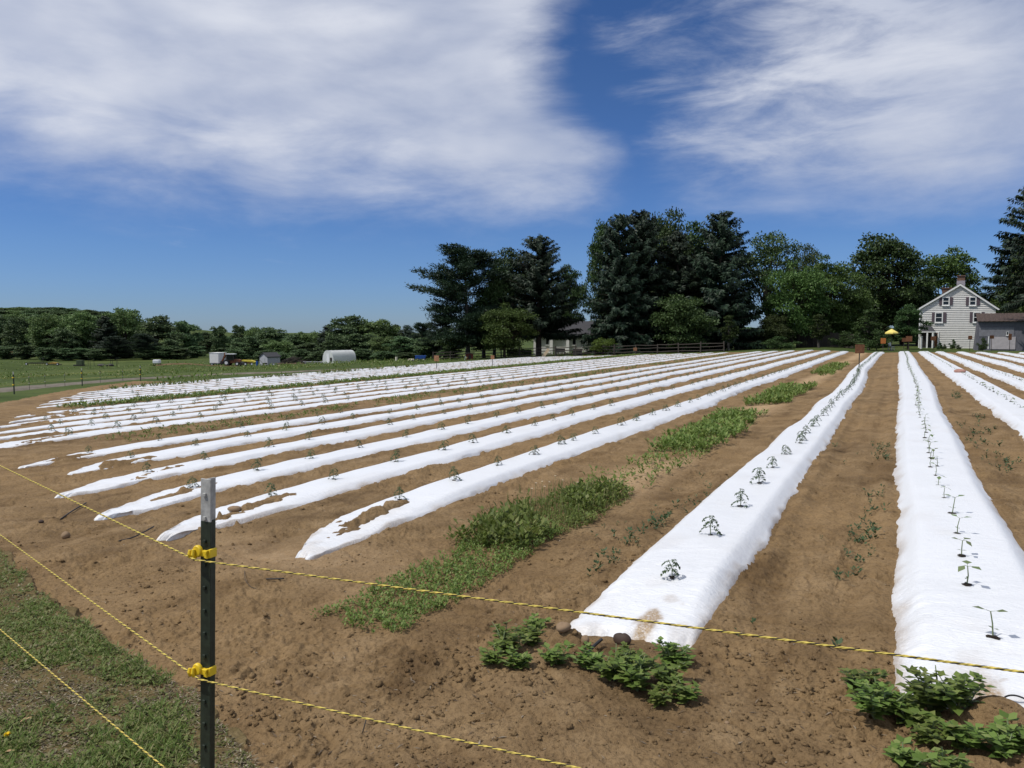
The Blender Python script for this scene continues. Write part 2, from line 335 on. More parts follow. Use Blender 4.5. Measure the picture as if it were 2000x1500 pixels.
# ================================================================== TERRAIN SHEETS
def inpoly(X, Y, poly):
    r = np.zeros(X.shape, bool); n = len(poly)
    for i in range(n):
        (x1, y1), (x2, y2) = poly[i], poly[(i+1) % n]
        c = ((y1 > Y) != (y2 > Y)) & (X < (x2-x1)*(Y-y1)/((y2-y1) if y2 != y1 else 1e-9)+x1)
        r ^= c
    return r
LAWN_EDGE = [(-600, 1010), (0, 1085), (60, 1150), (130, 1215), (250, 1280), (310, 1325), (380, 1375), (440, 1440), (500, 1530)]
LE = [unproj(*p) for p in LAWN_EDGE]+[(-.75, .9), (-.3, -4)]
FIELD = [unproj(*p) for p in [(-900, 1000), (-300, 838), (0, 787), (100, 768), (200, 753), (262, 744.5)]]+[(-43.3, 36), (-43.3, 89.6), (16, 89.6), (16, -4)]+LE[::-1]
def build_ground():
    az = np.concatenate([np.linspace(-180, -62, 50)[:-1], np.linspace(-62, -40, 90)[:-1], np.linspace(-40, 40, 1080)[:-1], np.linspace(40, 75, 150)[:-1], np.linspace(75, 180, 46)[:-1]])
    a = np.radians(az); n = len(a)
    t = np.linspace(0, 1, 780); r = (1/math.sqrt(2.0)+(1/math.sqrt(110)-1/math.sqrt(2.0))*t)**-2
    r = np.concatenate([np.linspace(.25, 2.0, 26)[:-1], r, np.geomspace(113, 2600, 75)])
    dx = FW[0]*np.cos(a)+RT[0]*np.sin(a); dy = FW[1]*np.cos(a)+RT[1]*np.sin(a)
    X = np.outer(r, dx).ravel(); Y = np.outer(r, dy).ravel()
    jx = .35*fbm(X*1.1, Y*1.1, 3, 91)+.10*vn(X*6, Y*6, 92)
    infield = inpoly(X+jx*(.8+np.hypot(X, Y)*.012), Y+.7*jx, FIELD)
    Z = np.where(infield, H(X, Y), 0); o = ~infield
    near = np.hypot(X, Y) < 16
    Z[o] = G(X[o], Y[o])+np.where(near[o], fbm(X[o]*1.5, Y[o]*1.5, 3, 7)*.05+vn(X[o]*14, Y[o]*14, 8)*.018+.035, fbm(X[o]*.4, Y[o]*.4, 3, 9)*.05)
    V = np.stack([X, Y, Z], 1); m = len(r)
    i = np.arange(m-1)[:, None]*n; j = np.arange(n)[None, :]; j2 = (j+1) % n
    Fc = np.stack([i+j, i+j2, i+n+j2, i+n+j], -1).reshape(-1, 4)
    cat = np.where(infield[Fc].sum(1) >= 2, 0, 1); cx = X[Fc].mean(1); cy = Y[Fc].mean(1)
    cat[(cat == 1) & (np.hypot(cx, cy) < 14)] = 2
    sand = np.clip(1.3-np.abs(X-(XA-S)+.15*vn(Y*.4, Y*0, 2))/.50, 0, 1)*sst(7.4, 8.6, Y)*sst(-.36, .0, fbm(X*.6, Y*.35, 3, 15))
    sx, sy = unproj(560, 1085); sand = np.maximum(sand, np.exp(-(((X-sx)/.9)**2+((Y-sy)/.45)**2))*(.7+fbm(X*3, Y*3, 3, 16)))
    for k, (nm, mt) in enumerate((('field_soil', M['soil']), ('meadow', M['meadow']), ('lawn', M['lawn']))):
        f = Fc[cat == k]; used = np.unique(f); rem = np.zeros(len(V), np.int64); rem[used] = np.arange(len(used))
        me = npmesh(nm, V[used], rem[f], mt, smooth=True)
        if k == 0:
            at_ = me.attributes.new('sand', 'FLOAT', 'POINT'); at_.data.foreach_set('value', np.clip(sand[used], 0, 1).astype(np.float32))
        tag(obj(nm, me), {'field_soil': 'bare brown sandy soil of the planted field', 'meadow': 'green meadow beyond and beside the field', 'lawn': 'worn patchy lawn at the corner of the field'}[nm], 'ground', kind='structure')
# pale sand blended by attribute
nt = M['soil'].node_tree; pb = [n for n in nt.nodes if n.type == 'BSDF_PRINCIPLED'][0]
lk = pb.inputs['Base Color'].links[0].from_socket
att = nd(nt, 'ShaderNodeAttribute', attribute_name='sand'); sf = noise(nt, wpos(nt), 14, 6, .65)
sandc = ramp(nt, sf, [(.3, (.29, .19, .10)), (.7, (.44, .315, .185))]).outputs[0]
nt.links.new(mixc(nt, att.outputs['Fac'], lk, sandc), pb.inputs['Base Color'])
build_ground()
TRACK = []
def strip(name, pts, widths, mat, lift=.03, label=None):
    P = [unproj(x, y) if isinstance(x, (int, float)) and y > 400 else (x, y) for x, y in pts]
    L = [0]; 
    for p, q in zip(P, P[1:]): L.append(L[-1]+math.dist(p, q))
    s = np.linspace(0, L[-1], 260); x = np.interp(s, L, [p[0] for p in P]); y = np.interp(s, L, [p[1] for p in P]); w = np.interp(s, L, widths)
    k = np.ones(21)/21; x = np.convolve(np.pad(x, 10, 'edge'), k, 'valid'); y = np.convolve(np.pad(y, 10, 'edge'), k, 'valid')
    tx = np.gradient(x); ty = np.gradient(y); n = np.hypot(tx, ty); nx, ny = -ty/n, tx/n
    if name == 'gravel_track': TRACK.extend(zip(x[::3], y[::3]))
    V = []; c = 9
    for j in range(c):
        o = (j/(c-1)-.5)*w*(1+.12*vn(s*.4, s*0+j*.01, 3)); X = x+nx*o; Y = y+ny*o
        V.append(np.stack([X, Y, G(X, Y)+lift+.07+fbm(X*.4, Y*.4, 3, 9)*.05-(.16 if j in (0, c-1) else 0)], 1))
    V = np.stack(V, 1).reshape(-1, 3); i = np.arange(259)[:, None]*c; j = np.arange(c-1)[None]
    Fc = np.stack([i+j, i+j+1, i+c+j+1, i+c+j], -1).reshape(-1, 4)
    return tag(obj(name, npmesh(name, V, Fc, mat, True)), label, 'road', kind='structure')
strip('gravel_track', [(-500, 815), (-150, 778), (0, 763.5), (100, 753.5), (163, 748.5), (250, 741.5), (400, 733), (560, 727.5), (720, 721)], [4.6, 4.4, 4.2, 4.2, 4.0, 3.6, 2.6, 1.6, .8], M['track'], label='grey gravel farm track curving past the field')
strip('sandy_path', [at(-90, 205), at(0, 213), at(28, 222), at(50, 245)], [5, 5, 5, 7], M['sand'], label='pale sandy path across the far meadow')
def dirtmat():
    m, nt, out = newmat('bare_dirt'); p = wpos(nt); f = noise(nt, p, .7, 6, .7)
    princ(nt, out, ramp(nt, f, [(.3, (.09, .058, .03)), (.7, (.17, .115, .065))]).outputs[0], .95, .1, 0, f, .8, .2); return m
M['dirt'] = dirtmat()
strip('dirt_yard', [at(300, 122), at(345, 124), at(400, 127), at(470, 130)], [2.2, 4.2, 4.4, 3.5], M['dirt'], label='bare brown dirt strip beside the machinery')
# ================================================================== PLASTIC BEDS
ORD = ['zeroth', 'first', 'second', 'third', 'fourth', 'fifth', 'sixth', 'seventh', 'eighth', 'ninth', 'tenth', 'eleventh', 'twelfth', 'thirteenth', 'fourteenth']
SHORT = {'A': 'wide bed right of the weeds', 'B': 'straight bed toward the house', 'C': 'bed with the pink stone'}
for i, k in enumerate('DEFHJ'): SHORT[k] = '%s bed right of the pink stone' % ORD[i+1]
for k in range(1, 7): SHORT['L%d' % k] = '%s bed left of the weeds' % ORD[k]
for k in range(7, 13): SHORT['L%d' % k] = '%s bed past the first gap' % ORD[k-6]
for k in range(13, 21): SHORT['L%d' % k] = '%s bed past the second gap' % ORD[k-12]
BEDNAME = {'A': 'wide white bed right of the weed strip', 'B': 'white bed of bare-stemmed squash seedlings', 'C': 'white bed with the pink stone on it'}
for i, k in enumerate('DEFHJ'): BEDNAME[k] = '%s white bed right of the pink stone' % ORD[i+1]
for k in range(1, 7): BEDNAME['L%d' % k] = '%s white bed left of the weed strip' % ORD[k]
for k in range(7, 13): BEDNAME['L%d' % k] = '%s white bed beyond the first grassy gap' % ORD[k-6]
for k in range(13, 21): BEDNAME['L%d' % k] = '%s white bed beyond the second grassy gap' % ORD[k-12]
def build_bed(rn):
    rw = ROWS[rn]; y0, y1 = rw['y0'], rw['y1']
    d0 = max(2.5, np.hypot(rw['X'], y0)); ys = [y0-.12]
    while ys[-1] < y1: ys.append(ys[-1]+min(.9, .022*(max(.12, np.hypot(rw['X'], ys[-1])/9))**1.25+.008))
    Y = np.array(ys); c, h = rowc(rw, Y); n = 41 if rn in 'ABC' else 27
    u = np.linspace(-1.12, 1.12, n); u = np.sign(u)*np.abs(u)**.85*1.12**.15
    end = sst(y0-.15, y0+1.5, Y)
    hw = h*(.16+.44*sst(y0-.12, y0+.7, Y)+.40*sst(y0+.2, y0+2.2, Y)) if rn[0] == 'L' else h*(.9+.1*end)
    sk = (.28*(1-end)*(1 if int(rn[1:]) % 2 else .5)) if rn[0] == 'L' else 0*Y
    cc = c+.10*vn(Y*.9, Y*0, 6)*(1-end)+sk
    YY = Y[:, None]+(.16*vn(u*3, u*0+len(ys), 3)+.07*vn(u*11, u*0+len(ys), 4))[None, :]*(1-sst(y0, y0+.9, Y))[:, None]*(1.6 if rn[0] == 'L' else .8)
    XX = cc[:, None]+u[None, :]*hw[:, None]
    XX = XX+(.045*vn(YY*1.6, XX*0+3, 51)+.03*vn(YY*5, XX*0+9, 52))*sst(.68, 1.0, np.abs(u))[None, :]
    uu = np.abs(XX-c[:, None])/h[:, None]
    z = G(XX, YY)+bedprof(uu)*bedlen(rw, YY)*rw['bh']+.016
    d = np.hypot(XX, YY); side = np.clip(np.abs(u[None, :])-.35, 0, 1)
    fold = vn(YY*7+XX*4, XX*2.5-YY*1.2, 11)*.014*side*(.12+1.5*(1-end)[:, None])+vn(YY*20+XX*12, XX*3-YY*4, 12)*.007*(.25*side+.8*(1-end)[:, None])/(1+(d/14)**2)
    pull = .016*vn(YY*13-XX*9, YY*3+XX*3, 13)*np.exp(-((YY-y0-.9)/1.0)**2)
    z = z+fold+pull+.02*fbm(XX*1.3, YY*.8, 2, 14)+.012*vn(XX*3.5, YY*2.4, 19)
    z = z-.07*sst(.97, 1.10, np.abs(u))[None, :]-.12*(1-sst(y0-.12, y0+.12, Y))[:, None]
    V = np.stack([XX, YY, z], -1).reshape(-1, 3); m = len(Y)
    i = np.arange(m-1)[:, None]*n; j = np.arange(n-1)[None]
    Fc = np.stack([i+j, i+j+1, i+n+j+1, i+n+j], -1).reshape(-1, 4)
    lab = {'A': 'wide white plastic mulch bed right of the weed strip, soil stain at near end',
           'B': 'white plastic bed of squash seedlings running straight ahead toward the house',
           'C': 'white plastic mulch bed with a pink stone lying on it'}.get(rn, 'plastic mulch bed, '+BEDNAME[rn].replace('white bed', 'white one'))
    au = np.abs(u)[None, :]+0*YY
    mud = .55*sst(.82, 1.08, au+.35*fbm(XX*6, YY*3, 3, 201))+.10*sst(.1, .34, fbm(XX*2.3, YY*1.1, 4, 202))+.28*(1-sst(y0, y0+1.3, YY))*sst(.02, .28, fbm(XX*5, YY*4, 3, 203))
    if rn in 'AB':
        for (sx, sy), a, b, k in ([(unproj(1260, 1195, .13), .062, .17, 1.0), (unproj(1243, 1232, .1), .045, .11, 1.0), (unproj(1252, 1210, .12), .085, .30, .3), (unproj(1310, 1160, .13), .05, .07, .3)] if rn == 'A' else [(unproj(1915, 1325, .1), .075, .13, .42), (unproj(1925, 1350, .08), .05, .12, .95)]):
            e = ((XX-sx)/a)**2+((YY-sy)/b)**2; mud = np.maximum(mud, k*1.15*sst(1.35, .5, e*(1+1.9*fbm(XX*13, YY*9, 3, 204))))
    me = npmesh('mulch_bed', V, Fc, M['plastic'], True); me.attributes.new('mud', 'FLOAT', 'POINT').data.foreach_set('value', np.clip(mud, 0, 1).ravel().astype(np.float32))
    cre = .12+.55*sst(.5, .9, au)*sst(-.2, .2, fbm(XX*1.5, YY*.9, 2, 205))+.8*np.exp(-((YY-y0-.5)/1.1)**2); me.attributes.new('crease', 'FLOAT', 'POINT').data.foreach_set('value', np.clip(cre, 0, 1).ravel().astype(np.float32))
    return tag(obj('mulch_bed', me), lab, 'mulch bed', 'white plastic mulch beds in the field')
for rn in ROWS: build_bed(rn)
def top(rn, y, off=0.0):
    rw = ROWS[rn]; c, _ = rowc(rw, np.array([y])); x = float(c[0])+off
    return x, y, g1(x, y)+float(bedtop(rw, np.array([x]), np.array([y]))[0])+.018
# ================================================================== SMALL PLANTS
M['tomato'] = leafmat('tomato_leaf', [(.028, .052, .020), (.045, .080, .030), (.065, .105, .045)], .2)
M['stem'] = simple('green_stem', (.14, .18, .08), .6)
M['squash'] = leafmat('squash_leaf', [(.10, .15, .05), (.13, .18, .07), (.17, .22, .10)], .3)
M['weed'] = leafmat('weed_leaf', [(.075, .118, .024), (.12, .18, .036), (.165, .235, .052), (.23, .27, .085)], .35)
M['grass'] = leafmat('grass_blade', [(.075, .120, .020), (.105, .16, .030), (.145, .19, .045), (.24, .22, .10)], .3)
M['litter'] = leafmat('dry_litter', [(.10, .072, .04), (.17, .125, .075), (.34, .29, .21), (.07, .05, .03)], .1)
M['lawnleaf'] = leafmat('lawn_leaf', [(.090, .112, .024), (.125, .148, .036), (.165, .165, .058), (.18, .15, .085)], .25)
def unit(a): return a/np.maximum(np.linalg.norm(a, axis=-1, keepdims=True), 1e-9)
def leaves(P, D, L, W, N=None, fold=.0, mid=.45):
    P = np.asarray(P, float); D = unit(np.asarray(D, float)); L = np.asarray(L, float)[:, None]; W = np.asarray(W, float)[:, None]
    if N is None: N = np.tile([0, 0, 1.0], (len(P), 1))
    s = unit(np.cross(D, N)); n = unit(np.cross(s, D))
    return np.stack([P, P+D*L*mid+s*W/2+n*fold*L, P+D*L, P+D*L*mid-s*W/2+n*fold*L], 1)
def multimesh(name, qs):               # [(quad array, material)]
    V = []; Fc = []; mi = []; b = 0
    for k, (q, m) in enumerate(qs):
        v, f = quads(q); V.append(v); Fc.append(f+b); mi += [k]*len(f); b += len(v)
    return npmesh(name, np.concatenate(V), np.concatenate(Fc), [m for _, m in qs], False, mi)
def tubeq(pts, r, n=5):
    mb = MB().tube(pts, r, n, False); return np.array([[mb.v[i] for i in f] for f in mb.f])
def tomato(seed):
    g = np.random.default_rng(seed); hgt = g.uniform(.125, .165)
    stem = tubeq([(0, 0, -.02), (g.normal(0, .006), g.normal(0, .006), hgt*.5), (g.normal(0, .01), g.normal(0, .01), hgt)], [.0042, .0038, .0025])
    sq = [stem]; P = []; D = []; L = []; W = []
    nl = 8
    for k in range(nl):
        a = k*2.4+g.uniform(-.4, .4); z = hgt*(.28+.72*k/(nl-1)); ln = g.uniform(.060, .095)*(1.1-.35*k/nl); up = g.uniform(.25, .9)
        d = np.array([math.cos(a), math.sin(a)]); pts = []
        for t in np.linspace(0, 1, 5):
            r = ln*t*(1-.15*t); pts.append((d[0]*r, d[1]*r, z+ln*(up*t-1.15*t*t*up-.25*t*t)))
        sq.append(tubeq(pts, .0014, 3))
        for i in range(1, 5):
            p = np.array(pts[i]); q = np.array(pts[i-1]); ax = (p-q)/np.linalg.norm(p-q)
            for sd in ((-1, 1) if i < 4 else (-1, 0, 1)):
                s = np.array([-d[1], d[0], 0])*sd; P.append(p); D.append(ax*(.5 if sd else 1)+s*.9+np.array([0, 0, -.45])); L.append(g.uniform(.024, .038)); W.append(g.uniform(.013, .02))
    return np.concatenate(sq), leaves(P, D, L, W, fold=.12)
def squash(seed, small=False):
    g = np.random.default_rng(seed); hgt = g.uniform(.09, .14)*(.5 if small else 1)
    pts = [(0, 0, -.02), (g.normal(0, .006), g.normal(0, .006), hgt*.5), (g.normal(0, .01), g.normal(0, .01), hgt)]
    st = [tubeq(pts, [.0042, .0035, .0028])]; P = []; D = []; L = []; W = []; a0 = g.uniform(0, 6)
    for k in range(2):
        a = a0+k*PI; P.append((0, 0, hgt*.35)); D.append((math.cos(a), math.sin(a), .1)); L.append(.034); W.append(.015)
    for k in range(2 if small else int(g.integers(2, 4))):
        a = a0+1.3+k*2.2+g.uniform(-.3, .3); e = np.array(pts[-1]); q = e+np.array([math.cos(a), math.sin(a), .35])*.022
        st.append(tubeq([e, q], .0014, 3)); P.append(q); D.append((math.cos(a), math.sin(a), g.uniform(-.75, .2))); L.append(g.uniform(.052, .072)); W.append(g.uniform(.042, .056))
    return np.concatenate(st), leaves(P, D, L, W, fold=.06, mid=.42)
def plug(seed, r=.032):
    mb = MB().blob((0, 0, 0), (r, r*.7, .009), 7, 4, seed, .5); return [f for f in mb.f], mb
def plugq(seed, r=.03):
    _, mb = plug(seed, r); out = []
    for f in mb.f: out.append([mb.v[f[0]], mb.v[f[1]], mb.v[f[2]], mb.v[f[3 if len(f) > 3 else 2]]])
    out = np.array(out); k = np.all(np.isclose(out[:, 2], out[:, 3]), axis=1); out[k, 3] = (out[k, 0]+out[k, 2])/2
    return out
TOM = [tomato(s) for s in range(6)]; SQU = [squash(s+20) for s in range(5)]; SML = [squash(s+40, True) for s in range(4)]
PLG = [plugq(s) for s in range(4)]
M['plug'] = simple('shadowed_hole_soil', (.022, .016, .011), .95)  # soil blob tinted near black for the shadow in the planting hole
def protos(lst, lm, nm): return [(npmesh(nm+'_stem', *quads(s), M['stem']), npmesh(nm+'_foliage', *quads(l), lm), npmesh(nm+'_soil_plug', *quads(PLG[i % 4]), M['plug']), multimesh(nm, [(s, M['stem']), (l, lm), (PLG[i % 4], M['plug'])])) for i, (s, l) in enumerate(lst)]
PR = {'tomato': protos(TOM, M['tomato'], 'tomato_seedling'), 'squash': protos(SQU, M['squash'], 'squash_seedling'), 'tiny': protos(SML, M['squash'], 'small_seedling')}
RAW = {'tomato': (TOM, M['tomato']), 'squash': (SQU, M['squash']), 'tiny': (SML, M['squash'])}
plants = []                            # (distance, kind, row, order, x, y, z)
def fill(rn, kind, ys, offf=None, miss=.0):
    for k, y in enumerate(ys):
        if random.random() < miss and k > 3: continue
        x, yy, z = top(rn, y, (offf(y) if offf else 0)+random.gauss(0, .025))
        plants.append((math.hypot(x, yy), kind, rn, k+1, x, yy, z))
def lin(a, b, s): return [y+random.gauss(0, s*.08) for y in np.arange(a, b, s)]
def fromrow(rn, px): return [unproj(x, y, .14)[1] for x, y in px]
fill('A', 'tomato', fromrow('A', [(1330, 1129), (1400, 1049), (1438, 990), (1478, 945), (1515, 915), (1540, 889), (1556, 866)])+lin(12.9, 87, 1.05), lambda y: .06)
fill('L1', 'tomato', [onrow(ROWS['L1']['X'], p) for p in (800, 900, 990, 1055, 1112)]+lin(12.4, 87, 1.15), lambda y: -.08)
for k in range(2, 7):
    fill('L%d' % k, 'tomato', lin(ROWS['L%d' % k]['y0']+(1.5 if k != 2 else 1.75), 87, 1.25), lambda y: -.1, .12)
for k in range(7, 21): fill('L%d' % k, 'tomato', lin(ROWS['L%d' % k]['y0']+random.uniform(1.4, 3), 87, 1.3), None, .1)
fill('B', 'squash', fromrow('B', [(1926, 1238), (1918, 1148), (1901, 1090), (1900, 1047), (1877, 1006), (1860, 976), (1848, 951), (1841, 931), (1831, 912), (1827, 896)])+lin(10.6, 87, .62), lambda y: -.03)
for rn in 'CDEFHJ': fill(rn, 'tiny', lin(ROWS[rn]['y0']+.6, 87, .75 if rn == 'C' else .9), None, .08)
plants.sort(key=lambda p: p[0])
KN = {'tomato': ('tomato_seedling', 'tomato seedling', 'bushy dark tomato seedlings planted in the white beds', 'tomato seedling', 300),
      'squash': ('squash_seedling', 'bare-stemmed squash seedling', 'bare-stemmed squash seedlings in one white bed', 'squash seedling', 300),
      'tiny': ('small_seedling', 'tiny two-leaved seedling', 'tiny two-leaved seedlings in the right hand beds', 'seedling', 300)}
def inview(x, y, m=40):
    d = x*FW[0]+y*FW[1]; l = x*RT[0]+y*RT[1]; return d > 1 and -m < 1000+F*l/d < 2000+m
used = {k: 0 for k in KN}; rest = {k: [] for k in KN}
for d, kind, rn, n, x, y, z in plants:
    if not inview(x, y): continue
    nm, what, grp, cat, lim = KN[kind]
    if used[kind] >= lim or (kind == 'tiny' and d > 46): rest[kind].append((x, y, z)); continue
    used[kind] += 1; v = random.randrange(len(PR[kind])); sc = random.uniform(.82, 1.12)*(1.05 if rn[0] != 'L' else (1.0 if int(rn[1:]) < 7 else 1.15))*(1.0 if kind != 'tiny' else random.uniform(.8, 1.4)); rz = random.uniform(0, 6.28)
    bed = SHORT[rn]
    if n <= 12: lab = '%s %s from near end, %s' % (ORD[n], what, bed)
    else: lab = '%s beyond the twelfth from near end, %s' % (what, bed)
    if d < 13:
        o = thing(nm, lab, cat, (x, y, z), rz, grp); o.scale = (sc,)*3
        for nn, me in zip(('stem', 'foliage', 'soil_plug'), PR[kind][v]): obj(nn, me, o)
    else:
        o = obj(nm, PR[kind][v][3], None, (x, y, z), (0, 0, rz)); o.scale = (sc,)*3; tag(o, lab, cat, grp)
for kind, pts in rest.items():
    if not pts: continue
    raw, lm = RAW[kind]; L = []; St = []; Pg = []
    for (x, y, z) in pts:
        s, l = raw[random.randrange(len(raw))]; a = random.uniform(0, 6.28); c, sn = math.cos(a), math.sin(a); Rm = np.array([[c, sn, 0], [-sn, c, 0], [0, 0, 1]])*random.uniform(.85, 1.15)
        sub = l if kind != 'tomato' else l[::2]; L.append(sub@Rm+np.array([x, y, z])); St.append(s[:10]@Rm+np.array([x, y, z]))
    nm, what, grp, cat, _ = KN[kind]
    me = multimesh('distant_'+nm+'s', [(np.concatenate(L), lm), (np.concatenate(St), M['stem'])])
    tag(obj('distant_'+nm+'s', me), 'far off mass of %ss dotting the white beds' % what, cat, kind='stuff')
# ------------------------------------------------------------------ weed plants at the bed ends (each one a thing)
def weedplant(seed, h, spread, n):
    g = np.random.default_rng(seed); P = []; D = []; L = []; W = []; st = []
    nb = max(4, n//14)
    for b in range(nb):
        a = g.uniform(0, 6.28); lean = g.uniform(.1, 1.0)*spread; tipz = h*g.uniform(.55, 1.0)
        pts = [np.array([0, 0, -.03])]+[np.array([math.cos(a)*lean*t+g.normal(0, .006), math.sin(a)*lean*t+g.normal(0, .006), tipz*(t**.8)]) for t in (.35, .7, 1.0)]
        st.append(tubeq(pts, [.004, .0035, .003, .0015], 4))
        for k in range(14):
            t = g.uniform(.2, 1)*2.999; i = int(t); p = pts[i]+(pts[i+1]-pts[i])*(t-i); an = g.uniform(0, 6.28)
            big = 1.15-.45*(t/3); P.append(p); D.append((math.cos(an), math.sin(an), g.uniform(-.25, .75))); L.append(g.uniform(.036, .066)*big); W.append(g.uniform(.026, .042)*big)
    return np.concatenate(st), leaves(P, D, L, W, fold=.07)
WP = []
for s in range(5):
    st, lf = weedplant(s, [.17, .21, .15, .19, .12][s], [.12, .13, .13, .09, .09][s], [170, 220, 150, 150, 90][s])
    WP.append((npmesh('weed_stem', *quads(st), M['stem']), npmesh('weed_foliage', *quads(lf), M['weed'])))
WL = [(985, 1268, 1, .85, 'low leafy weed at the left of the stones, nearest the soil stain bed corner'), (1035, 1250, 0, .85, 'leafy weed just left of the stones at the bed end'), (965, 1290, 4, .9, 'outermost left small weed before the stained bed end'),
      (1010, 1300, 2, .8, 'low weed in front of the left weed clump at bed end'), (1050, 1218, 4, .8, 'lone young weed beside the left corner of the stained bed'),
      (1090, 1290, 4, 1.0, 'small weed in front of the stones at the stained bed end'), (1148, 1300, 2, .9, 'spreading weed in front of the dark hose stub'), (1195, 1318, 1, .85, 'bushy weed at the middle of the stained bed end'),
      (1245, 1330, 1, .95, 'tall bushy weed in front of the big dark stone'), (1230, 1290, 0, .8, 'weed against the soil below the big dark stone'), (1300, 1325, 0, .95, 'bright leafy weed at the right corner of the stained bed'),
      (1315, 1285, 3, .95, 'upright pale topped weed at right end of the clump'), (1285, 1358, 2, .8, 'lowest weed hanging forward of the right clump'), (1340, 1350, 4, .9, 'dark small weed at the far right of the clump'),
      (1690, 1345, 3, 1.0, 'upright weed left of the squash bed corner'), (1712, 1390, 1, .9, 'dense weed before the left corner of squash bed'), (1738, 1375, 0, .8, 'weed at the white corner of the squash bed'),
      (1775, 1395, 4, 1.2, 'thin reddish weed between the two squash bed clumps'), (1825, 1375, 1, 1.1, 'large dark leaved weed leaning over the squash bed end'), (1868, 1385, 3, 1.15, 'tall weed in front of the brown soil bank'),
      (1810, 1440, 2, .9, 'low weed below the big squash bed weed'), (1885, 1445, 2, 1.0, 'weed spreading to the right below the soil bank'), (1775, 1490, 4, 1.0, 'small weed at the bottom edge below the squash bed'), (1845, 1500, 4, .9, 'low sprig at the bottom edge right of centre clump'),
      (1985, 1450, 4, 1.2, 'weed at the right picture edge beside the hose arch'), (1960, 1465, 2, .8, 'weed near the right edge in front of the soil bank')]
for i, (px, py, v, sc, lab) in enumerate(WL):
    x, y = unproj(px, py+8, .02); o = thing('weed_plant', lab, 'weed', (x, y, h1(x, y)-.005), random.uniform(0, 6.28), 'leafy weeds at the near ends of the beds'); o.scale = (sc*1.28, sc*1.28, sc*.84)
    obj('stem', WP[v][0], o); obj('foliage', WP[v][1], o)
# ------------------------------------------------------------------ ground cover (stuff)
def cover(name, pts, hgt, per, mat, lab, cat='weeds', ll=(.02, .045), lw=(.012, .024), up=(.3, 1.4), zf=None):
    pts = np.asarray(pts, float); n = len(pts)
    if zf is None: zf = H
    z = zf(pts[:, 0], pts[:, 1]); k = per
    P = np.repeat(np.stack([pts[:, 0], pts[:, 1], z], 1), k, 0); N = n*k; hh = np.repeat(hgt if np.ndim(hgt) else np.full(n, hgt), k)
    a = rng.uniform(0, 2*PI, N); t = rng.uniform(.05, 1, N)*hh
    P = P+np.stack([np.cos(a)*t*.35, np.sin(a)*t*.35, t-.004], 1)
    D = np.stack([np.cos(a), np.sin(a), rng.uniform(*up, N)], 1); sc = np.clip(hh/np.mean(hh), .5, 1.6)
    q = leaves(P, D, rng.uniform(*ll, N)*sc, rng.uniform(*lw, N)*sc, fold=.05)
    return tag(obj(name, npmesh(name, *quads(q), mat)), lab, cat, kind='stuff')
XW = XA-S
def stripts(y0, y1, dens, w, thr, seed, xo=0.0, near=1.0):
    n = int(dens*(y1-y0)*2*w); y = rng.uniform(y0, y1, n); x = XW+xo+.1*vn(y*.5, y*0, 2)+rng.uniform(-w, w, n)
    d = fbm(x*1.6, y*.8, 3, seed); k = (d > thr) & (np.abs(x-XW-xo) < w*(1+.6*fbm(y*1.3, x*0, 2, seed+1))); return np.stack([x[k], y[k]], 1)
cover('weed_ground_cover', stripts(3.85, 6.6, 800, .40, -.2, 101), .055, 6, M['weed'], 'carpet of low broadleaf weeds at the near end of the strip', ll=(.016, .034), lw=(.011, .019))
a = stripts(5.9, 8.6, 520, .5, -.16, 103); cover('tall_weed_cover', a, .05+.14*sst(-.25, .3, fbm(a[:, 0]*3, a[:, 1]*2, 3, 210))*rng.uniform(.5, 1.3, len(a)), 6, M['weed'], 'taller weeds and grass in the strip behind the low carpet', ll=(.03, .06), lw=(.016, .03))
a = stripts(6.0, 8.3, 200, .45, -.02, 104); cover('strip_grass', a, rng.uniform(.08, .17, len(a)), 4, M['grass'], 'grass blades among the taller strip weeds', 'grass', (.06, .13), (.004, .007), (1.5, 5))
a = stripts(8.4, 12.4, 42, .5, .02, 105); cover('sparse_strip_weeds', a, rng.uniform(.05, .15, len(a)), 8, M['weed'], 'sparse weed tufts on the pale sand of the strip', ll=(.03, .06), lw=(.018, .03))
a = stripts(12.2, 18.5, 200, .55, -.01, 106); cover('middle_strip_weeds', a, rng.uniform(.08, .18, len(a)), 7, M['weed'], 'green weeds halfway along the strip', ll=(.05, .09), lw=(.022, .04))
a = np.concatenate([stripts(21, 30, 90, .55, -.05, 107), stripts(38, 52, 60, .55, -.05, 108)]); cover('far_strip_weeds', a, rng.uniform(.08, .18, len(a)), 6, M['weed'], 'far weed patches along the strip', ll=(.08, .14), lw=(.035, .06))
def alley(X, w, y0, y1, dens, thr, seed):
    n = int(dens*(y1-y0)*2*w); y = rng.uniform(y0, y1, n); x = X+.15*vn(y*.3, y*0, 4)+rng.uniform(-w, w, n); k = fbm(x*1.5, y*.6, 3, seed) > thr; return np.stack([x[k], y[k]], 1)
a = np.concatenate([alley(XA-.62, .13, 4.3, 9, 60, .0, 109), alley(XA+S-.60, .13, 3.6, 14, 85, .04, 110), alley(XA+.95, .45, 3.4, 14, 7, .1, 111), alley(XA+S*2-.85, .25, 6, 20, 30, .1, 112), alley(XA+S*2-.58, .12, 9, 30, 60, .05, 113), alley(XA-.8, .3, 3.6, 10, 12, .05, 114)])
cover('alley_weeds', a, rng.uniform(.03, .09, len(a)), 8, M['tomato'], 'small grey green weeds along the bed edges', ll=(.02, .04), lw=(.012, .022))
a = alley(XA-S*8, .75, 11, 80, 36, -.08, 115); a = a[rng.uniform(0, 1, len(a)) < np.clip(26/a[:, 1], .15, 1)]
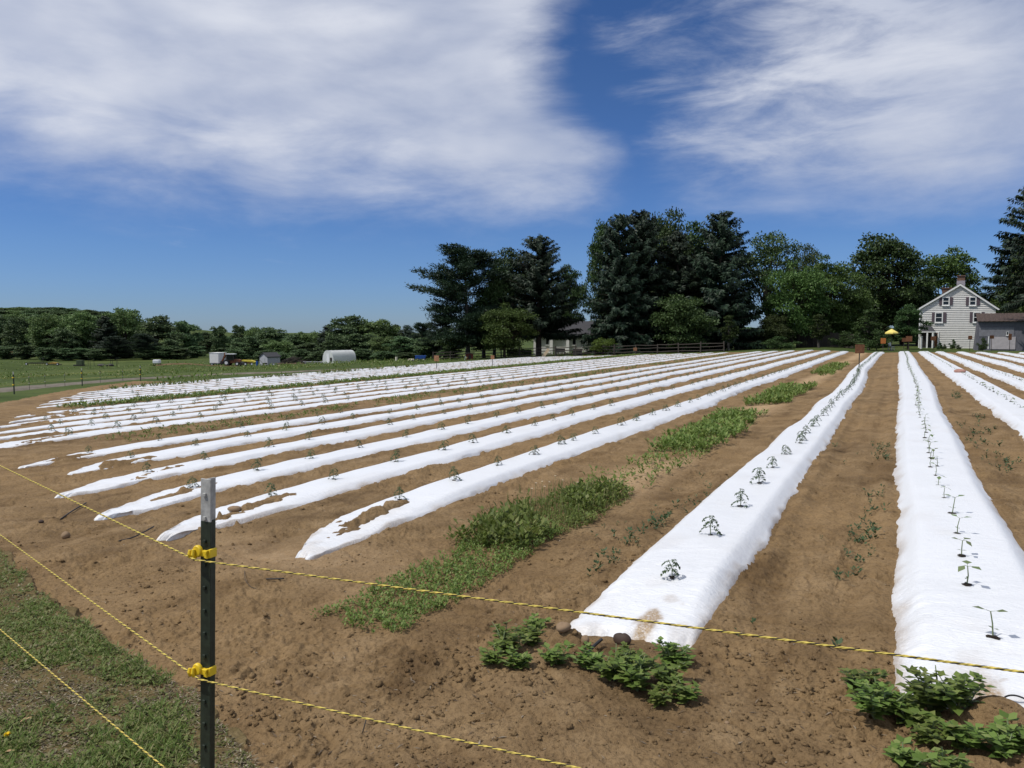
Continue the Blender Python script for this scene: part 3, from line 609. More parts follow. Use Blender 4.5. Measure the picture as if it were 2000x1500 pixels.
cover('first_gap_grass', a, rng.uniform(.03, .09, len(a)), 6, M['grass'], 'grass in the first unplanted gap of the field', 'grass', (.04, .09), (.015, .03), (.2, 1.5))
a = alley(XA-S*15, .75, 18, 88, 40, -.25, 116); cover('second_gap_grass', a, rng.uniform(.06, .14, len(a)), 7, M['grass'], 'dense grass in the second unplanted gap of the field', 'grass', (.07, .14), (.03, .055), (.2, 1.5))
a = alley(XA-S*21.5, .3, 28, 60, 30, -.1, 117); cover('third_gap_grass', a, rng.uniform(.1, .2, len(a)), 5, M['grass'], 'thin grass strip among the farthest beds', 'grass', (.12, .24), (.04, .07), (.4, 2))
# lawn corner
n = 60000; px = rng.uniform(-40, 560, n); py = 1010+(1640-1010)*rng.uniform(0, 1, n)
d = np.array([EYE+.25+0*px, px, py]); 
D_ = (EYE+.28)*F/(py-646); lat = (px-1000)/F*D_; lx = FW[0]*D_+RT[0]*lat; ly = FW[1]*D_+RT[1]*lat
k = ~inpoly(lx+.06*vn(lx*5, ly*5, 3), ly+.1*vn(lx*4, ly*4, 5), FIELD); lx, ly, py, px = lx[k], ly[k], py[k], px[k]
den = fbm(lx*2.3, ly*2.3, 4, 120)+.22*np.exp(-((py-1170-px*.25)/60)**2)-.02*np.ones(1)-.13*sst(1260, 1360, py-px*.1); k = den+rng.uniform(-.16, .16, len(lx)) > .06
def lawnz(x, y): return G(x, y)+.035+fbm(x*1.5, y*1.5, 3, 7)*.05
L2 = np.stack([lx[k], ly[k]], 1)
L2 = L2[rng.permutation(len(L2))[:8200]]
cover('lawn_grass', L2[:3600], rng.uniform(.012, .038, len(L2[:3600])), 3, M['grass'], 'short uneven grass at the corner of the field', 'grass', (.018, .045), (.003, .0055), (.1, 1.6), lawnz)
cover('lawn_clover', L2[3600:], rng.uniform(.008, .022, len(L2[3600:])), 4, M['lawnleaf'], 'clover and low leaves in the worn lawn', 'ground cover', (.012, .024), (.009, .017), (-.1, .8), lawnz)
L3 = np.stack([lx[~k], ly[~k]], 1); L3 = L3[rng.permutation(len(L3))[:6500]]
cover('lawn_litter', L3, .006, 2, M['litter'], 'dry leaf litter and straw on the worn lawn', 'litter', (.012, .045), (.003, .009), (-.2, .35), lawnz)
cover('thin_lawn_leaves', L3[:4200], .012, 2, M['lawnleaf'], 'thin scattered leaves on the bare part of the lawn', 'ground cover', (.012, .026), (.006, .012), (-.1, .8), lawnz)
# soil crumbs and straw on the foreground soil
n = 13000; px = rng.uniform(-50, 2060, n); py = 646+(1520-646)*rng.uniform(.28, 1, n)
D_ = (EYE+.2)*F/(py-646); lat = (px-1000)/F*D_; x = FW[0]*D_+RT[0]*lat; y = FW[1]*D_+RT[1]*lat
k = inpoly(x, y, FIELD) & (fbm(x*1.2, y*1.2, 3, 130)+rng.uniform(-.2, .2, n) > .02)
for rw in ROWS.values():
    c, hh = rowc(rw, y); k &= ~((np.abs(x-c) < hh*1.02) & (y > rw['y0']-.1))
x, y = x[k], y[k]; z = H(x, y); s = rng.lognormal(-5.25, .55, len(x)); s = np.clip(s*(1+1.1*sst(0, .3, fbm(x*1.1, y*1.1, 3, 211))), .002, .03)
o8 = np.array([(1, 0, 0), (0, 1, 0), (-1, 0, 0), (0, -1, 0), (0, 0, 1), (0, 0, -1)], float)
V = o8[None]*s[:, None, None]*rng.uniform(.55, 1.2, (len(x), 6, 1))*np.array([1, 1, .7])+rng.normal(0, .12, (len(x), 6, 3))*s[:, None, None]
an = rng.uniform(0, 6.28, len(x)); cs, sn = np.cos(an), np.sin(an); V = np.stack([V[..., 0]*cs[:, None]-V[..., 1]*sn[:, None], V[..., 0]*sn[:, None]+V[..., 1]*cs[:, None], V[..., 2]], -1)+np.stack([x, y, z+s*.15], -1)[:, None]
of = np.array([(0, 1, 4), (1, 2, 4), (2, 3, 4), (3, 0, 4), (1, 0, 5), (2, 1, 5), (3, 2, 5), (0, 3, 5)])
tag(obj('soil_crumbs', npmesh('soil_crumbs', V.reshape(-1, 3), (np.arange(len(x))[:, None, None]*6+of[None]).reshape(-1, 3), M['clod'])), 'loose crumbs of soil scattered over the bare field', 'soil', kind='stuff')
j = rng.permutation(len(x))[:950]; cover('straw_bits', np.stack([x[j], y[j]], 1), .006, 1, M['litter'], 'bits of straw and dead leaf on the bare soil', 'litter', (.012, .06), (.003, .010), (-.15, .3))
# meadow tufts past the track
n = 9000; px = rng.uniform(-60, 1250, n); D_ = rng.uniform(46, 135, n); lat = (px-1000)/F*D_; x = FW[0]*D_+RT[0]*lat; y = FW[1]*D_+RT[1]*lat
k = (~inpoly(x, y, FIELD)) & (fbm(x*.12, y*.12, 3, 140)+rng.uniform(-.15, .15, n) > .0) & ((y > 91) | (x < -46)); k &= np.min([np.hypot(x-a_, y-b_) for a_, b_ in TRACK], axis=0) > 7.5; a = np.stack([x[k], y[k]], 1)
cover('meadow_tufts', a, rng.uniform(.05, .28, len(a)), 6, M['grass'], 'rough grass tufts in the meadow beyond the track', 'grass', (.12, .3), (.05, .12), (.2, 1.6), lambda x, y: G(x, y)+.02)
# ================================================================== NEAR FENCE: post, clips, twisted ropes
M['green_paint'] = simple('dark_green_post_paint', (.020, .028, .018), .5, .35, 30, .4)
M['white_paint'] = simple('weathered_white_paint', (.36, .36, .345), .65, .3, 45)
M['yellow_plastic'] = simple('yellow_plastic', (.72, .50, .02), .42, .08, 20, .45)
M['rope_yellow'] = simple('yellow_rope', (.58, .46, .10), .65, .2, 90)
M['rope_black'] = simple('black_rope_strand', (.02, .018, .016), .6, .2, 60)
M['stone'] = simple('field_stone', (.24, .165, .10), .85, .35, 5, .25, 0, .5)
M['darkstone'] = simple('dark_wet_stone', (.055, .036, .026), .7, .35, 5, .3, 0, .5)
M['hose'] = simple('black_poly_hose', (.025, .025, .027), .5)
M['wood_grey'] = simple('weathered_grey_wood', (.062, .054, .046), .9, .35, 5, .2, 0, .4, (6, 6, 1))
M['wood_pale'] = simple('pale_new_wood', (.55, .43, .28), .8, .15, 6)
M['rust_board'] = simple('rusty_orange_board', (.15, .065, .03), .85, .3, 8)
M['metal_dark'] = simple('dark_machine_metal', (.03, .027, .025), .6, .4, 6)
M['white_sheet'] = simple('white_sheet_metal', (.72, .73, .74), .5, .06, 4)
M['rubber'] = simple('tyre_rubber', (.018, .018, .018), .8)
PDEP = 2.1; _r = ray(402, 1215); _t = PDEP/(_r[0]*FW[0]+_r[1]*FW[1]); PX0, PY0 = float(_r[0]*_t), float(_r[1]*_t); PTOP = zat(935, PDEP)
def tee(mb, z0, z1):
    for poly in ([(-.018, -.003), (.018, -.003), (.018, .002), (-.018, .002)], [(-.003, .0021), (.003, .0021), (.0022, .032), (-.0022, .032)]):
        n = len(poly); mb.add([(x, y, z) for z in (z0, z1) for x, y in poly], [tuple(range(n-1, -1, -1)), tuple(range(n, 2*n))]+[(i, (i+1) % n, n+(i+1) % n, n+i) for i in range(n)])
    return mb
gz = h1(PX0, PY0)
post = thing('fence_post', 'dark green steel post with white painted tip and yellow clips, nearest the camera', 'fence post', (PX0, PY0, gz), YAW-.42)
tp = PTOP-gz
post.location = (PX0-.030*RT[0], PY0-.030*RT[1], gz); post.rotation_euler = (Matrix.Rotation(.030, 3, Vector((FW[0], FW[1], 0))) @ Matrix.Rotation(YAW-.42, 3, 'Z')).to_euler()
tee(MB(), -.35, tp-.119).build('post_shaft', M['green_paint'], post, bevel=.0008)
tee(MB(), tp-.119, tp).build('painted_tip', M['white_paint'], post, bevel=.0008)
for k in range(18):
    z = tp-.045-k*.0655
    MB().prism([(-.0075, z-.004), (.0035, z-.004), (.0035, z+.006), (-.0055, z+.006)], -.0085, -.0031).build('stud', M['white_paint'] if k < 2 else M['green_paint'], post, bevel=.0012)
def insulator(z):
    mb = MB(); c = (-.021, -.013, z)
    # rope disc
    n = 20; ring = []
    for y, r in ((-.010, .004), (-.0095, .0165), (-.004, .0185), (.003, .0185), (.006, .012)):
        ring.append([(c[0]+r*math.cos(2*PI*j/n), c[1]+y, c[2]+.006+r*math.sin(2*PI*j/n)*1.06) for j in range(n)])
    mb.add(sum(ring, []), [(i*n+j, (i+1)*n+j, (i+1)*n+(j+1) % n, i*n+(j+1) % n) for i in range(4) for j in range(n)]+[tuple(range(n))])
    for dx, h in ((-.021, .024), (-.006, .028)):              # two upward hooks
        mb.tube([(c[0]+dx, c[1]-.004, z-.014), (c[0]+dx, c[1]-.013, z-.014), (c[0]+dx, c[1]-.017, z-.004), (c[0]+dx, c[1]-.014, z-.014+h)], [.006, .0065, .0065, .0055], 8)
    mb.box(-.012, .017, -.016, -.0035, z-.009, z+.010)
    mb.prism([(.008, z-.012), (.020, z-.014), (.016, z), (.021, z+.014), (.008, z+.011)], -.019, -.0032)
    mb.box(.0185, .0265, -.012, .018, z-.012, z+.016); mb.box(-.026, -.0185, -.012, .012, z-.010, z+.010)
    mb.box(-.0262, .0268, .0062, .0125, z-.0115, z-.003)
    kk = .86; mb.v = [(a*kk if a < .004 else a*.92, b*kk, z+(c_-z)*kk) for a, b, c_ in mb.v]
    return mb.build('insulator', M['yellow_plastic'], post, bevel=.0018)
zr = [zat(1079, PDEP), zat(1309, PDEP), zat(1541, PDEP)]
for z in zr[:2]: insulator(z-gz)
def strands(name, path, label):
    path = [np.array(p, float) for p in path]; L = [0]
    for a, b in zip(path, path[1:]): L.append(L[-1]+np.linalg.norm(b-a))
    A = np.array(path); s = np.arange(0, L[-1], .0045); c = np.stack([np.interp(s, L, A[:, k]) for k in range(3)], 1)
    c[:, 2] -= .012*np.sin(np.clip(s/L[-1], 0, 1)*PI)
    t = unit(np.gradient(c, axis=0)); sd = unit(np.cross(t, [0, 0, 1])); up = np.cross(sd, t); root = None; mbs = []
    V = []; Fc = []; mi = []; n = 5; base = 0
    for k in range(3):
        ph = 2*PI*s/.036+k*2*PI/3; o = c+(sd*np.cos(ph)[:, None]+up*np.sin(ph)[:, None])*.0013
        rad = .0016 if k < 2 else .0013; an = np.arange(n)*2*PI/n
        v = o[:, None]+(sd[:, None]*np.cos(an)[None, :, None]+up[:, None]*np.sin(an)[None, :, None])*rad
        m = len(s); i = np.arange(m-1)[:, None]*n; j = np.arange(n)[None]; j2 = (j+1) % n
        f = np.stack([i+j, i+j2, i+n+j2, i+n+j], -1).reshape(-1, 4)
        V.append(v.reshape(-1, 3)); Fc.append(f+base); mi += [1 if k == 2 else 0]*len(f); base += m*n
    return tag(obj(name, npmesh(name, np.concatenate(V), np.concatenate(Fc), [M['rope_yellow'], M['rope_black']], True, mi)), label, 'rope', 'twisted yellow and black electric fence ropes')
def lv(px, py, z): d = ray(px, py); t = (z-EYE)/d[2]; return np.array([d[0]*t, d[1]*t, z])
pc = np.array([PX0, PY0, 0])-np.array([*FW, 0])*.03-np.array([*RT, 0])*.012
for z, lp, rp, lab in ((zr[0], (0, 905), (2000, 1302), 'topmost yellow rope passing the post through its upper clip'),
                       (zr[1], (0, 1040), (1170, 1500), 'yellow rope held by the lower yellow clip of the post'),
                       (zr[2], (0, 1225), (1170, 1790), 'lowest yellow rope crossing the worn lawn corner')):
    l = lv(*lp, z); r = lv(*rp, z); q = pc+np.array([0, 0, z]); l2 = q+(l-q)*3.2; r2 = q+(r-q)*(3.2 if lab.startswith('top') else 5.2)
    strands('fence_rope', [l2, l, q, r, r2], lab)
# far fence along the track
def farpost(px, py, h, lab):
    x, y = unproj(px, py); o = thing('fence_post', lab, 'fence post', (x, y, g1(x, y)), YAW-.3, 'green steel posts along the track')
    mb = MB(); mb.box(-.03, .03, -.008, .008, -.3, h-.14); mb.box(-.006, .006, .0082, .05, -.3, h-.14); mb.build('post_shaft', M['green_paint'], o)
    MB().box(-.03, .03, -.008, .008, h-.138, h).build('painted_tip', M['white_paint'], o)
    for z in (h*.42, h*.74): MB().box(-.045, .045, -.06, -.0085, z-.03, z+.03).build('insulator', M['yellow_plastic'], o, bevel=.008)
    return np.array([x, y, g1(x, y)])
fp = [farpost(27.5, 770, 1.2, 'green steel post with yellow clips, leftmost and nearest beside the gravel track'), farpost(160.5, 754, 1.2, 'middle green steel post standing beside the gravel track'), farpost(274.5, 744, 1.2, 'farthest green steel post, by the last white bed corner')]
for i, (px, py) in enumerate([(57.5, 761), (88.5, 757), (127, 755), (196, 747.5), (240, 744.5)]):
    x, y = unproj(px, py); z = g1(x, y)
    o = thing('step_in_post', ['thin grey fence rod right after the leftmost steel post', 'thin fence rod with clips halfway between two steel posts', 'thin fence rod just left of the middle steel post', 'thin fence rod right of the middle steel post', 'thin fence rod left of the farthest steel post'][i], 'fence post', (x, y, z), 0, 'thin rods between the steel posts')
    MB().tube([(0, 0, -.2), (0, 0, 1.0)], .012, 6).build('rod', M['metal_dark'], o)
    for zz in (.4, .8): MB().box(-.03, .03, -.03, .03, zz-.02, zz+.02).build('clip', M['white_paint'], o, bevel=.006)
for z, w in ((.5, 'lower'), (.89, 'upper')):
    mb = MB(); P = [fp[0]+(fp[0]-fp[1])*1.0]+fp; mb.tube([p+np.array([0, 0, z]) for p in P], .004, 4); tag(mb.build('fence_rope', M['rope_yellow']), '%s thin rope strung along the posts beside the gravel track' % w, 'rope', 'ropes beside the track')
# ================================================================== STONES, HOSES, FLOWERS
def stone(px, py, r, mat, lab, seed, rz=0, cat='stone', sink=.3):
    x, y = unproj(px, py, .03); mb = MB().blob((0, 0, 0), r, 14, 9, seed, .16)
    o = mb.build('stone', mat, None, (x, y, h1(x, y)+r[2]*(1-sink)), (0, 0, YAW+rz), True); s = o.modifiers.new('s', 'SUBSURF'); s.levels = s.render_levels = 1
    return tag(o, lab, cat)
stone(1216, 1250, (.055, .035, .04), M['darkstone'], 'large dark brown stone on the end of the stained white bed', 3, -.35)
stone(1143, 1262, (.026, .024, .028), M['stone'], 'tan rounded stone left of the dark hose stub', 5)
stone(1100, 1258, (.05, .04, .03), M['stone'], 'flat brown stone at the left corner of stained bed', 9, .2)
stone(128, 1045, (.045, .04, .04), M['stone'], 'round tan stone on bare soil left of the post', 11)
stone(178, 1300, (.025, .018, .016), M['stone'], 'small pale stone in the worn lawn', 13)
stone(356, 1374, (.016, .013, .012), M['stone'], 'small tan stone just left of the near post', 15)
stone(543, 1335, (.018, .012, .011), M['stone'], 'small grey brown stone under the lower rope', 17)
stone(281, 1293, (.026, .012, .018), M['stone'], 'tilted flat stone at the lawn edge', 19, 1.0)
stone(458, 1003, (.075, .045, .035), M['stone'], 'tan stone lying on the second white bed near the post', 21)
stone(1708, 1330, (.016, .014, .014), M['stone'], 'small round stone among weeds at the squash bed corner', 23)
stone(80, 1017, (.03, .03, .02), M['darkstone'], 'dark clod stone left of the nearest bed tips', 25)
stone(1420, 1395, (.012, .010, .008), M['stone'], 'tiny pale pebble on the bare foreground soil', 27)
x, y, z = top('C', unproj(1890, 730, .1)[1], -.02); o = MB().blob((0, 0, 0), (.24, .16, .10), 14, 9, 31, .12).build('stone', simple('pink_stone', (.36, .20, .16), .85, .2, 4), None, (x, y, z+.05), (0, 0, YAW), True); tag(o, 'pink stone resting on the white bed at the right', 'stone')
def hose(name, pts, rad, mat, lab, cat):
    P = []
    for px, py, up in pts:
        x, y = unproj(px, py, .03+up); P.append((x, y, h1(x, y)+up))
    Q = []                                # smooth curve through the points
    for i in range(len(P)-1):
        a, b, c, d = (np.array(P[max(0, min(len(P)-1, k))]) for k in (i-1, i, i+1, i+2))
        for t in np.linspace(0, 1, 7)[:-1]: Q.append(.5*((2*b)+(-a+c)*t+(2*a-5*b+4*c-d)*t*t+(-a+3*b-3*c+d)*t**3))
    Q.append(np.array(P[-1])); return tag(MB().tube(Q, rad, 8).build(name, mat, None, smooth=True), lab, cat)
hose('drip_hose', [(1142, 1284, .01), (1152, 1268, .03), (1163, 1252, .045), (1176, 1246, .05)], .009, M['hose'], 'dark hose stub sticking up between stones and weeds', 'hose')
hose('drip_hose', [(1952, 1368, .0), (1962, 1352, .05), (1980, 1344, .08), (2003, 1352, .06), (2030, 1372, .0)], .004, M['hose'], 'thin dark hose arching over the brown soil bank at right edge', 'hose')
hose('drip_hose', [(232, 1052, .012), (262, 1040, .02), (300, 1022, .025)], .007, M['hose'], 'black hose end lying before the second white bed tip', 'hose')
hose('drip_hose', [(118, 1003, .01), (140, 990, .02), (168, 978, .02)], .008, M['hose'], 'black hose end at the third white bed tip', 'hose')
hose('metal_rod', [(520, 1128, .012), (554, 1132, .012)], .006, M['metal_dark'], 'short grey metal rod lying on the pale soil', 'rod')
hose('twig', [(478, 1112, .0), (479, 1128, .03), (488, 1140, .01), (500, 1146, .005)], .0022, M['wood_grey'], 'bent dry twig beside the metal rod', 'twig')
hose('twig', [(708, 1425, .0), (712, 1410, .03), (716, 1396, .05)], .003, M['wood_grey'], 'dark upright twig poking from soil under the lower rope', 'twig')
x, y = unproj(15, 1462); z = lawnz(np.array([x]), np.array([y]))[0]
fl = thing('dandelion', 'single yellow dandelion flower at the bottom left corner', 'flower', (float(x), float(y), float(z)))
MB().tube([(0, 0, -.01), (.003, 0, .03)], .002, 5).build('stem', M['stem'], fl)
a = rng.uniform(0, 6.28, 60); P = np.tile([.003, 0, .03], (60, 1)); D = np.stack([np.cos(a), np.sin(a), rng.uniform(.1, 1.5, 60)], 1)
obj('petals', npmesh('petals', *quads(leaves(P, D, rng.uniform(.014, .02, 60), np.full(60, .005))), simple('dandelion_yellow', (.85, .58, .01), .6)), fl)
for i in range(2): 
    x, y = unproj(*[(2, 1490), (35, 1432)][i]); zz = float(lawnz(np.array([x]), np.array([y]))[0]); q = leaves([(0, 0, .006)]*1, [(1, .2, .25)], [.07], [.025], fold=.1)
    tag(obj('dead_leaf', npmesh('dead_leaf', *quads(q), simple('tan_dead_leaf', (.42, .27, .15), .7)), None, (x, y, zz), (0, 0, .4+i*.5)), ['tan dead leaf under the dandelion', 'pale tan dead leaf above the dandelion'][i], 'leaf')
dpet = simple('daisy_white', (.8, .8, .78), .6); dcen = simple('daisy_centre', (.7, .45, .02), .6)
for i, (px, py) in enumerate([(1037, 978), (1045, 971), (1057, 973), (1062, 977), (1071, 968), (1083, 955), (1126, 964), (1097, 964)]):
    x, y = unproj(px, py+14); o = thing('daisy', ['leftmost small white daisy at the back of the strip weeds', 'second white daisy from the left in the strip weeds', 'white daisy low in the middle of the daisy group', 'white daisy just right of the lowest one in the strip', 'white daisy near the middle of the strip weeds top', 'highest white daisy standing above the strip weeds', 'rightmost white daisy by the pale sand', 'white daisy between the highest and the rightmost'][i], 'flower', (x, y, h1(x, y)), 0, 'small daisies in the strip weeds')
    hh = .2+.02*(i % 3); MB().tube([(0, 0, 0), (.01, 0, hh)], .002, 4).build('stem', M['stem'], o)
    a = np.linspace(0, 6.28, 13)[:-1]; q = leaves(np.tile([.01, 0, hh], (12, 1)), np.stack([np.cos(a), np.sin(a), .25+0*a], 1), np.full(12, .013), np.full(12, .006)); obj('petals', npmesh('petals', *quads(q), dpet), o)
    MB().blob((.01, 0, hh+.001), (.004, .004, .003), 7, 4, 1, 0).build('centre', dcen, o)
# ================================================================== SIGN BOARDS
def sign(x0, x1, y0, y1, yb, lab, D=None, col=None):
    px = (x0+x1)/2
    if D is None: x, y = unproj(px, yb, .1); D = x*FW[0]+y*FW[1]
    else: x, y = at(px, D)
    s = D/F; z = min(g1(x, y), zat(yb, D)); t = thing('crop_sign', lab, 'sign', (x, y, z), YAW+random.uniform(-.15, .15), 'square orange brown boards on stakes')
    zc = zat((y0+y1)/2, D)-z; hw = (x1-x0)/2*s; hh = (y1-y0)/2*s
    MB().box(-.022, .022, 0, .03, -.2, zc+hh*.8).build('stake', M['wood_grey'], t)
    MB().box(-hw, hw, -.024, -.002, zc-hh, zc+hh).build('board', col or M['rust_board'], t, bevel=.006)
    return t
ob = simple('pale_orange_board', (.32, .165, .085), .8, .2, 8)
sign(1669, 1687, 673, 690, 718, 'largest rust brown square sign, standing in the wide white bed')
sign(848, 857.5, 694.5, 705.5, 719, 'orange square sign farthest left, among the far white beds', None, ob)
sign(958.5, 965.5, 694, 701.5, 714, 'pale orange sign in the far beds before the hedge', None, ob)
sign(1237, 1244, 679, 685, 692, 'small orange sign before the rail fence and dark spruces', None, ob)
sign(1719, 1729, 660.5, 671, 684, 'orange sign at the far end of the wide white bed', 79, simple('orange_board', (.38, .13, .03), .8, .2, 8))
sign(1760.5, 1769, 660, 667.5, 681, 'left one of two brown signs at the end of the squash bed', 81)
sign(1768.5, 1780, 656.5, 667, 681, 'right one of two brown signs at the end of the squash bed', 79.5)
sign(1817, 1826.5, 657, 665, 679, 'brown sign in front of the white house door', 84)
sign(1889.5, 1897, 655.5, 662.5, 679, 'dark red sign before the right corner of the white house', 86)
sign(1931, 1940, 655, 661.5, 679, 'faint orange sign before the grey outbuilding', 85)
sign(1968, 1974, 652, 664, 679, 'brown sign at the right end of the pale outbuilding wall', 85)
# ================================================================== BUILDINGS
M['siding'] = simple('white_clapboard', (.63, .62, .59), .75, .07, 3)
M['white_trim'] = simple('white_trim', (.78, .78, .76), .6, .04, 3)
M['shingle'] = simple('dark_roof_shingle', (.055, .055, .06), .9, .3, 12, .2, 0, .5)
M['brick'] = simple('old_brown_brick', (.16, .095, .07), .9, .35, 9, .2, 0, .5); M['stucco'] = simple('pale_mauve_render', (.34, .31, .34), .9, .15, 5)
M['shutter'] = simple('mauve_grey_shutter', (.125, .095, .11), .7, .12, 8)
def glass():
    m, nt, out = newmat('dark_window_glass'); princ(nt, out, (.012, .014, .018), .08, .5); return m
M['glass'] = glass()
def frame(px, py, D): x, y = at(px, D); return (x, y, zat(py, D)), D/F
def window(par, x0, x1, z0, z1, yf, t=.09, bars=True):
    mb = MB()
    for b in ((x0, x0+t, z0, z1), (x1-t, x1, z0, z1), (x0+t, x1-t, z1-t, z1), (x0+t, x1-t, z0, z0+t)): mb.box(b[0], b[1], yf-.07, yf, b[2], b[3])
    if bars: mb.box(x0+t, x1-t, yf-.05, yf-.021, (z0+z1)/2-.035, (z0+z1)/2+.035)
    w = mb.build('window', M['white_trim'], par); MB().box(x0-.05, x1+.05, yf-.12, yf-.001, z0-.07, z0-.003).build('sill', M['white_trim'], w)
    MB().box(x0+t*.6, x1-t*.6, yf-.02, yf-.004, z0+t*.6, z1-t*.6).build('pane', M['glass'], w); return w
loc, s = frame(1870, 677.5, 100); loc = (loc[0], loc[1], loc[2]-.1)
hs = thing('farmhouse', 'white clapboard farmhouse with mauve shutters and brick chimneys', 'house', loc, YAW-.5)
Lx = lambda p: (p-1870)*s*.87
Lz = lambda q: (677.5-q)*s+.1
xl, xr, za, ze = Lx(1791.5), Lx(1939), Lz(557.5), Lz(602.5)
def gx(z): return (xl, xr) if z <= ze else (xl*(za-z)/(za-ze), xr*(za-z)/(za-ze))
mb = MB(); z = -.3; dz = .235; rnd = random.Random(2)
while z < za-.12:
    z2 = min(z+dz, za-.03)
    for zz1, zz2 in ([(z, ze), (ze, z2)] if z < ze < z2 else [(z, z2)]):
        a, b = gx(zz1), gx(zz2); o1 = -.075*(z2-zz1)/dz; o2 = -.075*(z2-zz2)/dz
        mb.add([(a[0], o1, zz1), (a[1], o1, zz1), (b[1], o2, zz2), (b[0], o2, zz2)], [(0, 1, 2, 3)])
        if zz1 == z: mb.add([(a[0], .0, zz1), (a[1], .0, zz1), (a[1], o1, zz1), (a[0], o1, zz1)], [(0, 1, 2, 3)])
    z = z2
mb.prism([(xl, -.5), (xr, -.5), (xr, ze), (0, za), (xl, ze)], .012, 8.0); mb.build('wall', M['siding'], hs)
rf = MB()
for sx, xe, px in ((-1, xl, 1786.5), (1, xr, 1946)):
    xo = Lx(px); zo = ze+(ze-za)*(abs(xo)-abs(xe))/abs(xe); rf.prism([(0, za+.05), (xo, zo+.05), (xo, zo+.17), (0, za+.2)][::sx], -.28, 8.3)
rfo = rf.build('roof', M['shingle'], hs)
tr = MB()
for sx, xe, px in ((-1, xl, 1786.5), (1, xr, 1946)):
    xo = Lx(px); zo = ze+(ze-za)*(abs(xo)-abs(xe))/abs(xe); tr.prism([(0, za-.10), (xo, zo-.10), (xo, zo+.12), (0, za+.14)][::sx], -.31, -.283)
    tr.prism([(0, za-.04), (xo, zo-.04), (xo, zo+.045), (0, za+.045)][::sx], -.282, .0)
tr.box(xl-.02, xl+.12, -.135, -.104, -.3, ze-.1); tr.build('rake_trim', M['white_trim'], hs)
ch = MB(); ch.box(Lx(1864), Lx(1880), 2.0, 3.4, za-2, Lz(547.5)); c1 = ch.build('chimney', M['stucco'], rfo)
cm = MB(); cm.box(Lx(1864.6), Lx(1879.6), 2.05, 3.35, Lz(547.4), Lz(538.8)); cm.box(Lx(1863.8), Lx(1880.4), 1.95, 3.45, Lz(538.7), Lz(537)); cm.build('chimney', M['brick'], rfo)
cm = MB(); cm.box(Lx(1836), Lx(1855), 5.5, 6.6, za-3, Lz(560)); cm.box(Lx(1835), Lx(1856), 5.4, 6.7, Lz(559.9), Lz(558)); cm.build('chimney', M['brick'], rfo)
for x0, x1, y0, y1, sh in ((1836, 1850.5, 580, 597, (1830, 1856.5)), (1888, 1902, 580.5, 598, (1881.8, 1908.6)), (1822.5, 1838.5, 610, 630.5, (1816.5, 1845)), (1896.5, 1912.5, 610, 630.5, (1890.5, 1918.6))):
    window(hs, Lx(x0), Lx(x1), Lz(y1), Lz(y0), -.095, .12)
    for a, b in ((Lx(sh[0]), Lx(x0)-.02), (Lx(x1)+.02, Lx(sh[1]))):
        sb = MB(); sb.box(a, b, -.13, -.096, Lz(y1)+.05, Lz(y0)-.03)
        for q in range(9): zq = Lz(y1)+.14+q*(Lz(y0)-Lz(y1)-.3)/8.5; sb.box(a+.05, b-.05, -.142, -.131, zq, zq+.05)
        sb.build('shutter', M['shutter'], hs)
pz0, pz1 = Lz(647), Lz(636); pr = MB(); p0, p1 = Lx(1793), Lx(1824.5)
pr.add([(p0, -1.8, pz0), (p1, -1.8, pz0), (p1-.5, -.06, pz1), (p0+.3, -.06, pz1), (p1, -.06, pz0), (p0, -.06, pz0)], [(0, 1, 2, 3), (1, 4, 2), (0, 3, 5), (0, 5, 4, 1)])
pr.build('porch_roof', M['shingle'], hs)
pb = MB(); pb.box(p0+.02, p1-.02, -1.78, -1.66, pz0-.16, pz0-.003); pb.build('porch_beam', M['white_trim'], hs)
for px in (1808.8, 1819.6): MB().box(Lx(px)-.09, Lx(px)+.09, -1.76, -1.58, -.2, pz0-.162).build('porch_post', M['white_trim'], hs)
db = MB(); db.box(Lx(1796), Lx(1818), -.13, -.105, 0, Lz(650)); db.build('porch_shade_sheet', M['metal_dark'], hs)  # dark sheet over the siding, stands in for the shade under the porch
dr = MB()
for a, b, c, d in ((1820.5, 1823, 678, 647.5), (1829.5, 1832, 678, 647.5), (1823, 1829.5, 650, 647.5)): dr.box(Lx(a), Lx(b), -.15, -.104, Lz(c), Lz(d))
do = dr.build('door', M['white_trim'], hs); MB().box(Lx(1823), Lx(1829.5), -.135, -.105, 0, Lz(650)).build('door_leaf', M['rust_board'], do); MB().box(Lx(1824), Lx(1828.5), -.145, -.1352, Lz(656), Lz(651.5)).build('pane', M['glass'], do)
x, y = at(1797.8, 97); o = thing('white_post', 'white wooden post standing left of the farmhouse porch', 'post', (x, y, zat(680, 97)), YAW); MB().box(-.09, .09, -.09, .09, -.3, 1.45).build('shaft', M['white_trim'], o); MB().box(-.12, .12, -.12, .12, 1.451, 1.5).build('cap', M['white_trim'], o)
